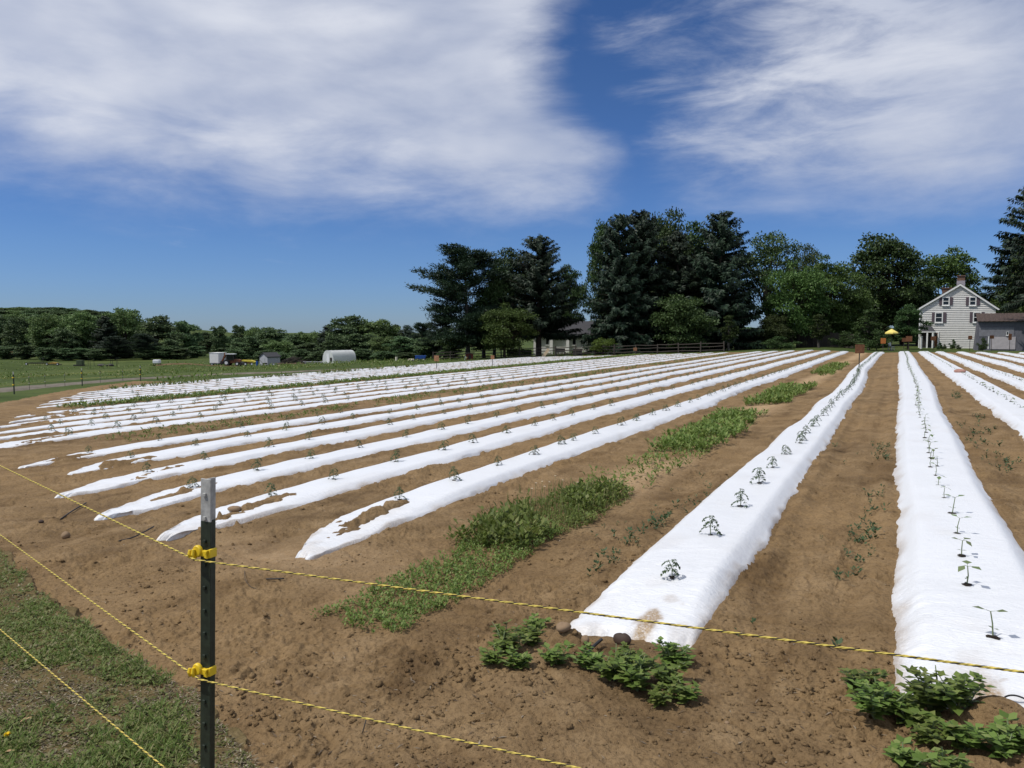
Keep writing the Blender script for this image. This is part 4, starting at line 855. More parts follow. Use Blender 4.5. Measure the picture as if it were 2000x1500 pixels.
# grey outbuilding
loc, s2 = frame(1957, 677, 88); ot = thing('outbuilding', 'low grey outbuilding with rusty tin roof right of the farmhouse', 'outbuilding', (loc[0], loc[1], loc[2]-.1), YAW-.5)
wx0, wx1 = (1908-1950)*s2, (2040-1950)*s2; hz = (677-625)*s2
M['grey_board'] = simple('grey_weathered_wall', (.13, .13, .15), .9, .2, 4, .2, 0, .3, (3, 3, .5)); M['rust_roof'] = simple('rusty_tin_roof', (.065, .043, .034), .75, .4, 3, .3, 0, .4, (4, .6, 1))
mb = MB(); mb.prism([(wx0-.25, -.4), (wx1, -.4), (wx1, hz), (wx0, hz)], 0, 4.5); mb.build('wall', M['grey_board'], ot)
mb = MB(); n = 34
for k in range(n):
    a = wx0-.1+(wx1-wx0+.1)*k/n; b = wx0-.1+(wx1-wx0+.1)*(k+1)/n; o_ = .03*(k % 2)
    mb.add([(a, -.45, hz-.06+o_), (b, -.45, hz-.06+.03-o_), (b, 4.9, hz+.95+.03-o_), (a, 4.9, hz+.95+o_), (a, -.45, hz-.09+o_), (b, -.45, hz-.06-o_), (b, 4.9, hz+.92-o_), (a, 4.9, hz+.92+o_)], [(0, 1, 2, 3), (7, 6, 5, 4), (0, 4, 5, 1), (2, 6, 7, 3)])
mb.build('roof', M['rust_roof'], ot)
MB().box((1930-1950)*s2, (1971-1950)*s2, -.06, -.003, -.2, (677-656)*s2).build('whitewashed_panel', simple('dusty_whitewash', (.42, .39, .40), .9, .12, 3), ot)
MB().box((1910-1950)*s2, (1968-1950)*s2, -.04, -.003, (677-655.6)*s2, (677-638)*s2).build('upper_panel', simple('pale_grey_board', (.19, .19, .21), .9, .15, 3), ot)
window(ot, (1955.5-1950)*s2, (1959-1950)*s2, (677-653)*s2, (677-646)*s2, -.041, .03, False)
x, y = at(1929.5, 86); o = thing('white_stake', 'white stake at the left of the whitewashed wall panel', 'post', (x, y, zat(678, 86)), YAW); MB().box(-.04, .04, -.04, .04, -.2, 1.2).build('shaft', M['white_trim'], o)
# white house behind the trees
loc, s3 = frame(1095, 691.5, 118); wh = thing('white_house', 'low white house with dark roof behind the spruces', 'house', (loc[0], loc[1], loc[2]-.2), YAW-.3)
A = lambda p: (p-1095)*s3
B = lambda q: (691.5-q)*s3+.2
MB().box(A(1040), A(1152), 0, 7, -.5, B(653)).build('wall', simple('white_masonry', (.66, .65, .62), .8, .06, 3), wh)
MB().prism([(-.55, B(655)), (3.5, B(627)), (7.5, B(655)), (7.5, B(656.4)), (-.55, B(656.4))], A(1037), A(1154), Matrix.Rotation(PI/2, 4, 'Z') @ Matrix.Scale(-1, 4, (0, 1, 0))).build('roof', M['shingle'], wh)
for a, b in ((1064.5, 1072), (1118, 1126)): window(wh, A(a), A(b), B(674), B(658), -.002, .07, False)
for a, b in ((1074, 1080), (1107, 1113)): MB().box(A(a), A(b), -.35, -.002, -.4, B(657.2)).build('pilaster', M['white_trim'], wh)
# ================================================================== FENCES
def railfence(x0, x1, yy, lab):
    n = int((x1-x0)/2.6); pts = []
    root = thing('rail_fence', lab, 'fence', (x0, yy, g1(x0, yy)), 0)
    for k in range(n+1):
        x = x0+(x1-x0)*k/n; y = yy+.25*math.sin(k*1.7); pts.append((x-x0, y-yy, g1(x, y)-g1(x0, yy))); h = 1.28+random.uniform(-.1, .12)
        p = pts[-1]; MB().box(-.07, .07, -.06, .06, -.3, h).build('post', M['wood_grey'], root, p, (random.uniform(-.04, .04), random.uniform(-.04, .04), 0), bevel=.02)
    for k in range(n):
        for z in (.32, .72, 1.1):
            a, b = pts[k], pts[k+1]; j = lambda: random.uniform(-.06, .06)
            MB().tube([(a[0]-.05, a[1], a[2]+z+j()), ((a[0]+b[0])/2, (a[1]+b[1])/2, (a[2]+b[2])/2+z-.02), (b[0]+.05, b[1], b[2]+z+j())], [.045, .055, .045], 6).build('rail', M['wood_grey'], root)
railfence(-58, -18, 91.3, 'grey split rail fence along the far edge of the field')
def boardfence(px0, px1, D0, D1, h, lab):
    a = np.array(at(px0, D0)); b = np.array(at(px1, D1)); L = np.linalg.norm(b-a); ang = math.atan2(b[1]-a[1], b[0]-a[0]); z = g1(*a)
    root = thing('board_fence', lab, 'fence', (a[0], a[1], z), ang); mb = MB(); n = int(L/.14); zb = g1(*b)-z
    for k in range(n):
        o = zb*k/n; mb.box(k*.14, k*.14+.122, random.uniform(-.012, .012), .03, o-.2, o+h+random.uniform(-.05, .04)+.12*math.sin(k*.22))
    mb.build('board_panel', M['wood_grey'], root)
    for k in range(0, int(L/2.4)+1): MB().box(k*2.4-.06, k*2.4+.06, -.16, -.02, -.3, zb*k*2.4/L+h+.18).build('post', M['wood_grey'], root)
boardfence(1434, 1502, 104, 106, 2.15, 'weathered grey board fence behind the rail fence end')
boardfence(1556, 1668, 106, 100, 1.9, 'grey board fence behind the yellowish sapling')
x, y = at(1061, 99); o = thing('plank', 'pale wooden plank leaning on the rail fence', 'plank', (x, y, g1(x, y)), YAW); MB().box(-.18, .18, -.025, .025, -.1, 1.25, Matrix.Rotation(.62, 4, 'Y') @ Matrix.Rotation(-.25, 4, 'X')).build('board', M['wood_pale'], o)
x, y = at(1128, 98.6); o = thing('gate_panel', 'dark wooden panel standing in the rail fence before the white house', 'panel', (x, y, g1(x, y)), .0)
pm = MB(); [pm.box(-.62+k*.21, -.62+k*.21+.19, -.03, .03, .02, .93) for k in range(6)]; pm.build('boards', M['metal_dark'], o); MB().box(-.64, .64, -.06, -.032, .6, .72).build('crossbar', M['wood_grey'], o)
x, y = at(1095, 101); o = thing('garden_bench', 'dark bench seen through the rail fence before the white house', 'bench', (x, y, g1(x, y)), YAW)
MB().box(-.6, .6, -.25, .25, .42, .48).build('seat', M['metal_dark'], o); MB().box(-.6, .6, .22, .28, .5, .95).build('backrest', M['metal_dark'], o)
for sx in (-.5, .5):
    for sy in (-.2, .2): MB().box(sx-.04, sx+.04, sy-.04, sy+.04, 0, .418).build('leg', M['metal_dark'], o)
x, y = at(917, 101); o = thing('hen_coop', 'small red coop with brown roof at the left end of the rail fence', 'coop', (x, y, g1(x, y)), YAW)
MB().box(-.48, .48, -.4, .4, .0, .78).build('wall', simple('barn_red', (.13, .028, .022), .8, .25, 6), o); MB().prism([(-.62, .78), (.66, .86), (.66, .95), (-.62, .88)], -.55, .55).build('roof', M['wood_grey'], o); MB().box(-.1, .2, -.43, -.402, .1, .6).build('door', M['metal_dark'], o)
x, y = at(908, 100.5); tag(MB().box(-.07, .07, -.01, .01, 0, .5, Matrix.Rotation(.2, 4, 'Y')).build('white_board', M['white_sheet'], None, (x, y, g1(x, y)), (0, 0, YAW)), 'narrow white board leaning left of the red coop', 'board')
# garden umbrellas and a chair
def umbrella(px, pyt, pyb, wpx, D, lab, mat):
    x, y = at(px, D); z = g1(x, y); o = thing('parasol', lab, 'umbrella', (x, y, z), .2); r = wpx/2*D/F; zt = zat(pyt, D)-z; zb = zat(pyb, D)-z
    n = 8; mb = MB().add([(0, 0, zt)]+[(r*math.cos(2*PI*k/n), r*math.sin(2*PI*k/n), zb) for k in range(n)]+[(r*1.0*math.cos(2*PI*k/n), r*math.sin(2*PI*k/n), zb-.16) for k in range(n)], [(0, 1+k, 1+(k+1) % n) for k in range(n)]+[(1+k, 9+k, 9+(k+1) % n, 1+(k+1) % n) for k in range(n)])
    mb.build('canopy', mat, o); MB().tube([(0, 0, 0), (0, 0, zt+.1)], .025, 8).build('pole', M['wood_grey'], o); MB().box(-.25, .25, -.25, .25, 0, .08).build('base', M['metal_dark'], o)
yc = simple('yellow_canvas', (.74, .60, .16), .8, .05, 3)
umbrella(1740, 642, 649.5, 24, 89, 'yellow parasol left of the farmhouse, fully in the open', yc); umbrella(1771, 645.5, 650, 24, 99, 'yellow parasol half hidden by the tree beside the farmhouse', yc)
x, y = at(1740, 93); o = thing('garden_chair', 'pale garden chair under the yellow parasol', 'chair', (x, y, g1(x, y)), YAW+.5)
MB().box(-.25, .25, -.25, .25, .4, .44).build('seat', M['white_sheet'], o); MB().box(-.25, .25, .23, .27, .45, .9).build('backrest', M['white_sheet'], o)
for sx in (-.22, .22):
    for sy in (-.22, .22): MB().box(sx-.025, sx+.025, sy-.025, sy+.025, 0, .398).build('leg', M['white_sheet'], o)
# ================================================================== FARMYARD ON THE LEFT
def base(px, D): x, y = at(px, D); return (x, y, g1(x, y)+.05)
def wheel(par, x, y, r, w=.2, nm='wheel'):
    n = 16; mb = MB(); vs = [(x+r*k*math.cos(2*PI*j/n), y+dy, r+r*k*math.sin(2*PI*j/n)) for k, dy in ((.55, -w/2), (.95, -w/2), (1, -w/4), (1, w/4), (.95, w/2), (.55, w/2)) for j in range(n)]
    mb.add(vs, [(i*n+j, i*n+(j+1) % n, (i+1)*n+(j+1) % n, (i+1)*n+j) for i in range(5) for j in range(n)]+[tuple(range(n)), tuple(range(6*n-1, 5*n-1, -1))])
    wv = mb.build(nm, M['rubber'], par); n = 12; MB().add([(x+r*.5*math.cos(2*PI*j/n), y-w/2-.02, r+r*.5*math.sin(2*PI*j/n)) for j in range(n)], [tuple(range(n))]).build('rim', M['white_sheet'], wv); return wv
s = 130/F
o = thing('box_trailer', 'white box trailer on a dark chassis beside the backhoe', 'trailer', base(426, 131), YAW-.12)
MB().box(-.85, .85, -1.3, 1.3, .42, 2.15).build('body', M['white_sheet'], o, bevel=.04); MB().box(-.9, .9, -1.35, 1.35, 2.152, 2.22).build('roof', M['white_trim'], o); MB().box(-.85, 1.2, -1.2, 1.2, .28, .416).build('chassis', M['metal_dark'], o)
MB().box(-.7, .72, -1.33, -1.302, .52, 2.0).build('door', M['white_trim'], o)
for xx in (-.5, .5): wheel(o, xx, -1.1, .26)
o = thing('backhoe', 'brown backhoe tractor with glazed cab and folded boom', 'tractor', base(450, 129), YAW)
bm = simple('faded_rust_orange_paint', (.17, .065, .03), .7, .35, 4)
MB().prism([(-.95, .5), (1.75, .5), (1.75, 1.0), (1.5, 1.12), (.8, 1.15), (.75, 1.0), (-.95, .95)], -.45, .45).build('hood', bm, o)
cb = MB(); [cb.box(a, a+.08, b, b+.08, 1.0, 1.95) for a in (-.62, .68) for b in (-.55, .47)]; cb.box(-.62, .76, -.55, .55, .96, 1.02); cbo = cb.build('cab', M['metal_dark'], o)
MB().box(-.7, .85, -.62, .62, 1.952, 2.06).build('roof', M['white_sheet'], cbo); MB().box(-.5, .62, -.5, .5, 1.03, 1.93).build('pane', M['glass'], cbo)
MB().prism([(-1.5, .75), (-1.3, .7), (-.75, 1.75), (-.85, 2.2), (-1.0, 2.2), (-1.05, 1.75)], -.16, .16).build('boom', bm, o)
MB().prism([(-1.75, .35), (-1.2, .3), (-1.15, .75), (-1.5, .85)], -.35, .35).build('bucket', M['metal_dark'], o)
MB().prism([(1.75, .15), (2.25, .2), (2.2, .6), (1.76, .7)], -.7, .7).build('loader', M['metal_dark'], o)
for xx, r in ((-.45, .55), (1.35, .38)):
    for yy in (-.62, .62): wheel(o, xx, yy, r, .3)
o = thing('hay_implement', 'yellow and red farm implement right of the backhoe', 'implement', base(487, 127), YAW)
MB().prism([(-1.2, .75), (1.0, .5), (1.15, .72), (.3, .95), (-1.1, .98)], -.4, .4).build('hood', simple('bright_yellow_paint', (.62, .50, .06), .55, .25, 3), o, bevel=.05)
MB().prism([(-.8, .25), (.2, .3), (.1, .74), (-.6, .745)], -.25, .25).build('frame', simple('red_paint', (.22, .06, .04), .6, .4, 5), o); MB().tube([(-1.2, 0, .3), (-.4, 0, .5), (1.1, 0, .3)], .06, 6).build('drawbar', M['metal_dark'], o)
for xx in (-.5, .55): wheel(o, xx, -.45, .3, .15)
def drum(px, D, r, h, mat, lab, nm='barrel'):
    o = thing(nm, lab, 'barrel', base(px, D), 0); n = 16; prof = [(0, .0), (r, .0), (r*1.04, h*.33), (r, h*.36), (r*1.04, h*.66), (r, h*.7), (r, h), (0, h)]
    mb = MB().add([(q*math.cos(2*PI*j/n), q*math.sin(2*PI*j/n), z) for q, z in prof for j in range(n)], [(i*n+j, i*n+(j+1) % n, (i+1)*n+(j+1) % n, (i+1)*n+j) for i in range(len(prof)-1) for j in range(n)]); mb.build('drum', mat, o, smooth=False); MB().tube([(r*.5, 0, h), (r*.5, 0, h+.04)], .04, 8).build('bung', M['metal_dark'], o)
blue = simple('blue_plastic', (.02, .08, .32), .45, .1, 4)
drum(502, 126, .2, .75, blue, 'blue barrel left of the grey shed'); drum(774.5, 118, .2, .62, simple('cream_plastic', (.62, .58, .46), .6, .05), 'cream barrel in the grass right of the tunnel'); drum(535, 125, .1, .2, M['white_sheet'], 'small white bucket at the foot of the grey shed', 'bucket')
o = thing('hand_mower', 'small dark mower in front of the grey shed', 'mower', base(517, 125), YAW); MB().box(-.3, .35, -.2, .2, .15, .42).build('deck', M['metal_dark'], o, bevel=.05); MB().tube([(-.3, 0, .3), (-.8, 0, .85)], .025, 6).build('handle', M['metal_dark'], o); [wheel(o, xx, -.25, .14, .08) for xx in (-.25, .3)]
o = thing('garden_shed', 'small grey shed with dark gable roof beside the brush pile', 'shed', base(527, 131), YAW-.66)
gw = simple('light_grey_shed_wall', (.36, .37, .40), .85, .1, 3, .2, 0, .3, (8, 8, .4)); w = 1.12
MB().prism([(-w, -.2), (w, -.2), (w, 1.38), (0, 2.0), (-w, 1.38)], -1.25, 1.25).build('wall', gw, o)
rfm = MB(); [rfm.prism([(0, 2.02), (q*(w+.14), 1.32), (q*(w+.14), 1.41), (0, 2.12)][::q], -1.4, 1.4) for q in (1, -1)]; rfm.build('roof', M['shingle'], o); MB().box(-.4, .4, -1.28, -1.252, 0, 1.2).build('door', gw, o)
# tunnel greenhouse
def filmmat():
    m, nt, out = newmat('milky_greenhouse_film'); p = opos(nt); f = noise(nt, p, 1.2, 5)
    pr = nd(nt, 'ShaderNodeBsdfPrincipled'); nt.links.new(ramp(nt, f, [(.3, (.66, .68, .67)), (.7, (.80, .82, .80))]).outputs[0], pr.inputs['Base Color']); pr.inputs['Roughness'].default_value = .35
    t = nd(nt, 'ShaderNodeBsdfTranslucent'); t.inputs['Color'].default_value = (.75, .78, .75, 1); mx = nd(nt, 'ShaderNodeMixShader'); mx.inputs[0].default_value = .35
    nt.links.new(pr.outputs[0], mx.inputs[1]); nt.links.new(t.outputs[0], mx.inputs[2]); nt.links.new(mx.outputs[0], out.inputs[0]); return m
M['film'] = filmmat()
o = thing('tunnel_greenhouse', 'white plastic covered hoop tunnel before the dark trees', 'greenhouse', base(663, 126), YAW-.72); o.location.z -= .1
def arch(w, h, n=18, p=2.6): return [(w*(abs(math.cos(a))**(2/p))*(1 if math.cos(a) > 0 else -1), h*abs(math.sin(a))**(2/p)) for a in [PI*k/n for k in range(n+1)]]
ap = arch(1.5, 2.12); L = 2.25; nn = 13; mb = MB(); vs = []
for k in range(nn):
    q = 1-.02*(k % 2); vs += [(x*q, -L+2*L*k/(nn-1), z*q) for x, z in ap]
c = len(ap); mb.add(vs, [(i*c+j, i*c+j+1, (i+1)*c+j+1, (i+1)*c+j) for i in range(nn-1) for j in range(c-1)]); mb.build('cover', M['film'], o, smooth=True)
MB().add([(x*.99, -L+.01, z*.99) for x, z in ap], [tuple(range(c))]).add([(x*.99, L-.01, z*.99) for x, z in ap], [tuple(range(c))]).build('end_wall', M['film'], o)
for k in range(0, nn, 2): MB().tube([(x*.975, -L+.03+(2*L-.06)*k/(nn-1), z*.975) for x, z in ap], .03, 6).build('hoop', M['white_sheet'], o)
MB().box(.55, 1.1, -L-.03, -L-.004, .35, .95).build('hatch', M['metal_dark'], o); MB().box(-.35, .3, -L-.02, -L-.003, 0, 1.6).build('door', M['white_sheet'], o)
# brush, scrap, tank, implements
o = thing('brush_pile', 'pile of grey brown branches and logs between shed and tunnel', 'brush pile', base(566, 128), YAW); rr = random.Random(5)
mb = MB()
for k in range(110):
    a = rr.uniform(-.5, .5)+(0 if rr.random() < .6 else PI/3); x0 = rr.uniform(-2.0, 1.7); z0 = rr.uniform(.05, 1.1)*max(.1, 1-abs(x0+.0)/2.6); l = rr.uniform(.6, 1.9); dz = rr.uniform(-.2, .5); y0 = rr.uniform(-.7, .7)
    mb.tube([(x0, y0, z0), (x0+l*.5*math.cos(a), y0+l*.5*math.sin(a), z0+dz*.5+.05), (x0+l*math.cos(a), y0+l*math.sin(a), z0+dz)], [.05, .035, .015], 5)
mb.build('branches', M['wood_grey'], o)
for k in range(6): MB().tube([(-1.9+k*.75, -.9, .1), (-1.0+k*.75, -.75, .12+.05*(k % 2))], .09, 8).build('log', simple('barky_log', (.16, .11, .07), .9, .3, 6) if k == 0 else bpy.data.materials['barky_log'], o)
o = thing('scrap_stack', 'low stack of grey planks left of the tunnel', 'stack', base(612, 127), YAW)
for k in range(7): MB().box(-1.6+rr.uniform(-.2, .3), 1.5+rr.uniform(-.4, .3), -.4+k*.11, -.31+k*.11, .05+.07*(k % 4), .1+.07*(k % 4)).build('plank', M['wood_grey'] if k % 3 else M['white_sheet'], o)
o = thing('water_tank', 'white plastic tank on dark legs in the meadow', 'tank', base(306.5, 122), YAW)
MB().box(-.55, .5, -.4, .4, .28, .88).build('tank', M['white_sheet'], o, bevel=.12); [MB().box(a-.04, a+.04, b-.04, b+.04, 0, .279).build('leg', M['metal_dark'], o) for a in (-.42, .38) for b in (-.3, .3)]; MB().tube([(0, 0, .88), (0, 0, .96)], .14, 10).build('lid', M['metal_dark'], o)
o = thing('field_harrow', 'dark rusty harrow lying in the far meadow', 'implement', base(74, 138), YAW)
mb = MB(); [mb.box(-1.4, 1.5, -.6+k*.35, -.52+k*.35, .35, .45) for k in range(4)]; [mb.box(-1.4+k*.55, -1.32+k*.55, -.62, .52, .452, .53) for k in range(6)]; mb.build('frame', M['metal_dark'], o)
mb = MB(); [mb.tube([(-1.3+k*.2, -.6+(k % 4)*.35, .4), (-1.38+k*.2, -.6+(k % 4)*.35, .02)], .03, 5) for k in range(14)]; mb.build('tines', M['rust_board'], o); wheel(o, -1.9, -.3, .28, .12); MB().tube([(.9, 0, .5), (.9, 0, 1.1), (1.0, 0, 1.25)], .04, 5).build('lever', M['metal_dark'], o); MB().blob((.95, 0, 1.2), (.12, .12, .14), 8, 6, 1, .1).build('knob', M['metal_dark'], o)
o = thing('seed_drill', 'low yellow and black implement right of the harrow', 'implement', base(104, 138), YAW); MB().prism([(-.9, .3), (.9, .25), (.8, .5), (-.2, .6), (-.85, .45)], -.3, .3).build('hopper', simple('dull_yellow_paint', (.34, .22, .05), .7, .4, 5), o); MB().box(-1.2, 1.3, -.4, .4, .12, .24).build('frame', M['metal_dark'], o); [wheel(o, xx, -.45, .24, .1) for xx in (-.9, 1.0)]
o = thing('green_crate', 'green wooden crate on a dark pallet in the meadow', 'crate', base(156.5, 136), YAW); mb = MB(); [mb.box(-.5, .5, -.45, .45, .2+.16*k, .34+.16*k) for k in range(5)]; mb.build('box', simple('faded_green_paint', (.075, .10, .05), .8, .2, 5), o); MB().box(-1.0, .6, -.5, .5, 0, .19).build('pallet', M['metal_dark'], o)
for i, (px, w_) in enumerate(((198, .8), (215, .6))):
    tag(MB().blob((0, 0, .1), (w_, .5, .28), 16, 8, 40+i, .2).build('tarp_heap', M['metal_dark'], None, base(px, 134), (0, 0, YAW), True), ['wider black tarp heap among the meadow stakes', 'smaller black tarp heap at the right of the wider one'][i], 'tarp')
for i, px in enumerate((171.5, 175.5, 183.5, 216, 219.5, 227, 230)):
    tag(MB().tube([(0, 0, -.2), (rr.uniform(-.06, .06), 0, .9), (rr.uniform(-.12, .12), 0, 1.35)], [.035, .03, .02], 5).build('wooden_stake', M['metal_dark'], None, base(px, 135+i % 2)), ['leftmost dark stake beside the green crate', 'second dark stake right of the green crate', 'third dark stake, left of the wide tarp heap', 'dark stake rising at the smaller tarp heap', 'dark stake just right of the smaller tarp heap', 'slanted dark stake before the last one', 'last dark stake on the right of the row'][i], 'stake', 'dark stakes standing in the far meadow')
o = thing('farm_cart', 'blue farm cart parked beyond the far beds', 'cart', base(822, 108), YAW); MB().prism([(-.75, .28), (.6, .28), (.78, .75), (-.78, .75)], -.4, .4).build('tub', blue, o); MB().tube([(.6, 0, .35), (1.2, 0, .3)], .04, 6).build('handle', M['metal_dark'], o); [wheel(o, xx, -.45, .2, .1) for xx in (-.4, .45)]
tag(MB().blob((0, 0, .12), (.45, .3, .24), 12, 7, 51, .25).build('feed_sack', simple('pale_sack', (.58, .52, .42), .9), None, base(803, 107), (0, 0, YAW), True), 'pale sack lying left of the blue cart', 'sack')
# ================================================================== TREES
def bark(name, c): return simple(name, c, .95, .4, 4, .1, 0, .8, (3, 3, .6))
M['bark'] = bark('dark_bark', (.055, .042, .032)); M['bark_grey'] = bark('grey_bark', (.09, .08, .07))
LM = {'deep': leafmat('deep_green_leaf', [(.026, .050, .015), (.038, .072, .020), (.054, .096, .028), (.072, .122, .038)], .2),
      'mid': leafmat('mid_green_leaf', [(.042, .074, .017), (.060, .104, .023), (.082, .134, .032), (.11, .165, .046)], .25),
      'blue': leafmat('bluish_needle', [(.009, .020, .011), (.014, .029, .014), (.021, .040, .020), (.030, .052, .027)], .1),
      'pine': leafmat('pine_needle', [(.016, .032, .018), (.026, .048, .026), (.042, .068, .036)], .12),
      'olive': leafmat('olive_leaf', [(.035, .058, .016), (.052, .080, .024), (.075, .105, .034)], .25),
      'lime': leafmat('yellow_green_leaf', [(.06, .09, .014), (.085, .12, .02), (.12, .15, .03)], .3)}
def limb(mb, a, b, r0, r1, g, wob=.06):
    a = np.array(a, float); b = np.array(b, float); L = np.linalg.norm(b-a); m1 = a+(b-a)*.35+g.normal(0, wob, 3)*L; m2 = a+(b-a)*.7+g.normal(0, wob, 3)*L
    mb.tube([a, m1, m2, b], [r0, r0*.7+r1*.3, r0*.35+r1*.65, r1], 6, False)
def broadleaf(seed, h=15, w=11, base_=.2, nb=70, per=230, lf=.36, shape=1.0, low=.5):
    g = np.random.default_rng(seed); mb = MB(); zc = h*(base_+(1-base_)*.5); rz = h*(1-base_)*.5; rx = w*.5
    mb.tube([(0, 0, -.6), (g.normal(0, .1), 0, h*.2), (g.normal(0, .25), g.normal(0, .25), h*.45), (g.normal(0, .4), g.normal(0, .4), h*.8)], [h*.028, h*.02, h*.014, h*.004], 8, False)
    P = []; D = []; N = []; ctr = []
    for k in range(nb):
        for _ in range(20):
            v = g.normal(0, 1, 3); v /= np.linalg.norm(v); rr_ = g.uniform(.35, 1.0)**.6
            z = v[2]*rr_; prof = (1-max(0, z)**2*(.25*shape))*(1 if z > -.5 else 1-low*(-z-.5)); lump = 1+.28*math.sin(3.1*math.atan2(v[1], v[0])+seed*2+z*3)+.12*math.sin(7*math.atan2(v[1], v[0])+z*6+seed)
            c = np.array([v[0]*rx*rr_*prof*lump*.86, v[1]*rx*rr_*prof*lump*.86, zc+z*rz*.9])
            if all(np.linalg.norm(c-q) > w*.045 for q in ctr): break
        ctr.append(c); R_ = w*g.uniform(.07, .155)
        if k % 2 == 0: limb(mb, (0, 0, max(h*.16, c[2]*.55-.04*h)), c*np.array([.92, .92, 1]), h*.008, h*.0015, g)
        n = int(per*(R_/(w*.115))**2); u = g.normal(0, 1, (n, 3)); u = unit(u); u[:, 2] = np.where(u[:, 2] < -.35, -u[:, 2]*.6, u[:, 2]); rad = R_*g.uniform(.45, 1.12, n)[:, None]
        p = c+u*rad*np.array([1.15, 1.15, .78]); P.append(p); d = unit(u*.6+g.normal(0, .6, (n, 3))+np.array([0, 0, -.15])); D.append(d); N.append(unit(u*.5+np.array([0, 0, .7])+g.normal(0, .45, (n, 3))))
    P = np.concatenate(P); D = np.concatenate(D); N = np.concatenate(N); n = len(P)
    return mb, leaves(P, D, g.uniform(.7, 1.3, n)*lf, g.uniform(.55, .95, n)*lf, N, .05)
def spruce(seed, h=18, w=8, skirt=.06, nw=34, lf=.34, droop=.35, pw=.75):
    g = np.random.default_rng(seed); mb = MB(); mb.tube([(0, 0, -.6), (0, 0, h*.5), (0, 0, h*.985)], [h*.024, h*.013, .03], 8, False); P = []; D = []; L = []; W = []; N = []
    for k in range(nw):
        t = (k+g.uniform(-.4, .4))/nw; t = min(max(t, 0), .985); z = h*(skirt+(1-skirt)*t); nbr = int(6+3*(1-t))
        for b in range(nbr):
            a = g.uniform(0, 2*PI); ln = w*.5*((1-t)**pw)*g.uniform(.62, 1.18)+.25; d = np.array([math.cos(a), math.sin(a)]); m = max(5, int(ln*8)); up = .35*t
            ts = np.linspace(.08, 1, m); r = ln*ts; zz = z+ln*(up*ts-droop*(1-t*.8)*ts**1.3+.22*ts**3)
            mb.tube([(0, 0, z), (d[0]*r[m//2], d[1]*r[m//2], zz[m//2]), (d[0]*r[-1], d[1]*r[-1], zz[-1])], [.05, .03, .01], 4, False)
            q = np.repeat(np.stack([d[0]*r, d[1]*r, zz], 1), 4, 0); n = len(q); side = np.tile([-1, 1, 0, 0], m); sv = np.array([-d[1], d[0]])
            q = q+g.normal(0, .06, (n, 3)); dd = np.stack([d[0]*.5+sv[0]*side*.8+g.normal(0, .2, n), d[1]*.5+sv[1]*side*.8+g.normal(0, .2, n), np.where(side == 0, -1.1, -.35)+g.normal(0, .25, n)], 1)
            P.append(q); D.append(dd); L.append(g.uniform(.7, 1.5, n)*lf*(1.0+.5*(1-t))); W.append(g.uniform(.35, .6, n)*lf); N.append(g.normal(0, 1, (n, 3))*.5+np.array([d[0], d[1], .6]))
    return mb, leaves(np.concatenate(P), np.concatenate(D), np.concatenate(L), np.concatenate(W), np.concatenate(N))
def pine(seed, h=15, w=10, lf=.42):
    g = np.random.default_rng(seed); mb = MB(); mb.tube([(0, 0, -.6), (.2, 0, h*.4), (.5, .1, h*.97)], [h*.022, h*.015, .05], 8, False); P = []; D = []; N = []
    for k in range(110):
        t = g.uniform(.09, 1)**.9; z = h*t; a = g.uniform(0, 2*PI); ln = w*.60*min(1.0, (1.08-t)*2.1)**.8*g.uniform(.45, 1.12)+.4; d = np.array([math.cos(a), math.sin(a)]); x0 = .5*t
        e = (x0+d[0]*ln, d[1]*ln, z+ln*(.10+.38*t)); limb(mb, (x0, 0, z), e, .08*(1.2-t), .012, g, .03)
        for j in range(int(4+ln*2.3)):
            s_ = g.uniform(.3, 1.03); c = np.array([x0+d[0]*ln*s_, d[1]*ln*s_, z+ln*(.10+.38*t)*s_+.12]); c[:2] += g.normal(0, .28, 2)*ln*.28; n = 34
            u = g.normal(0, 1, (n, 3))*np.array([.42, .42, .15]); P.append(c+u+np.outer(g.uniform(-.5, .5, n), [d[0], d[1], .25])); D.append(np.array([d[0], d[1], .35])+g.normal(0, .5, (n, 3))); N.append(np.array([0, 0, 1])+g.normal(0, .4, (n, 3)))
    P = np.concatenate(P); D = np.concatenate(D); N = np.concatenate(N); n = len(P)
    return mb, leaves(P, D, g.uniform(.7, 1.4, n)*lf, g.uniform(.25, .45, n)*lf, N)
def protree(fn, lm, bk, *a, **k):
    mb, q = fn(*a, **k); return mb.mesh('trunk', bk, True), npmesh('crown', *quads(q), lm)
T = {}
T['oak1'] = protree(broadleaf, LM['deep'], M['bark'], 1, 15, 12, .12, 80, 230, .36)
T['oak2'] = protree(broadleaf, LM['mid'], M['bark'], 2, 14, 10, .08, 75, 230, .34)
T['oak3'] = protree(broadleaf, LM['deep'], M['bark_grey'], 3, 16, 11, .16, 75, 220, .36, 1.4)
T['maple'] = protree(broadleaf, LM['mid'], M['bark'], 4, 12, 12, .06, 85, 230, .34, .5)
T['round'] = protree(broadleaf, LM['deep'], M['bark'], 5, 12, 8.5, .1, 60, 260, .33, .3)
T['airy'] = protree(broadleaf, LM['olive'], M['bark_grey'], 6, 16, 10, .3, 60, 120, .34)
LM['farlit'] = leafmat('far_lit_leaf', [(.075, .120, .040), (.10, .16, .05), (.135, .20, .065), (.17, .235, .085)], .25)
LM['fardeep'] = leafmat('far_deep_leaf', [(.052, .090, .040), (.074, .122, .05), (.10, .156, .062), (.13, .19, .075)], .22)
T['far1'] = protree(broadleaf, LM['farlit'], M['bark'], 11, 15, 12, -.06, 80, 150, .55, .8, .1)
T['far2'] = protree(broadleaf, LM['fardeep'], M['bark'], 12, 15, 11, -.06, 80, 150, .55, .8, .1)
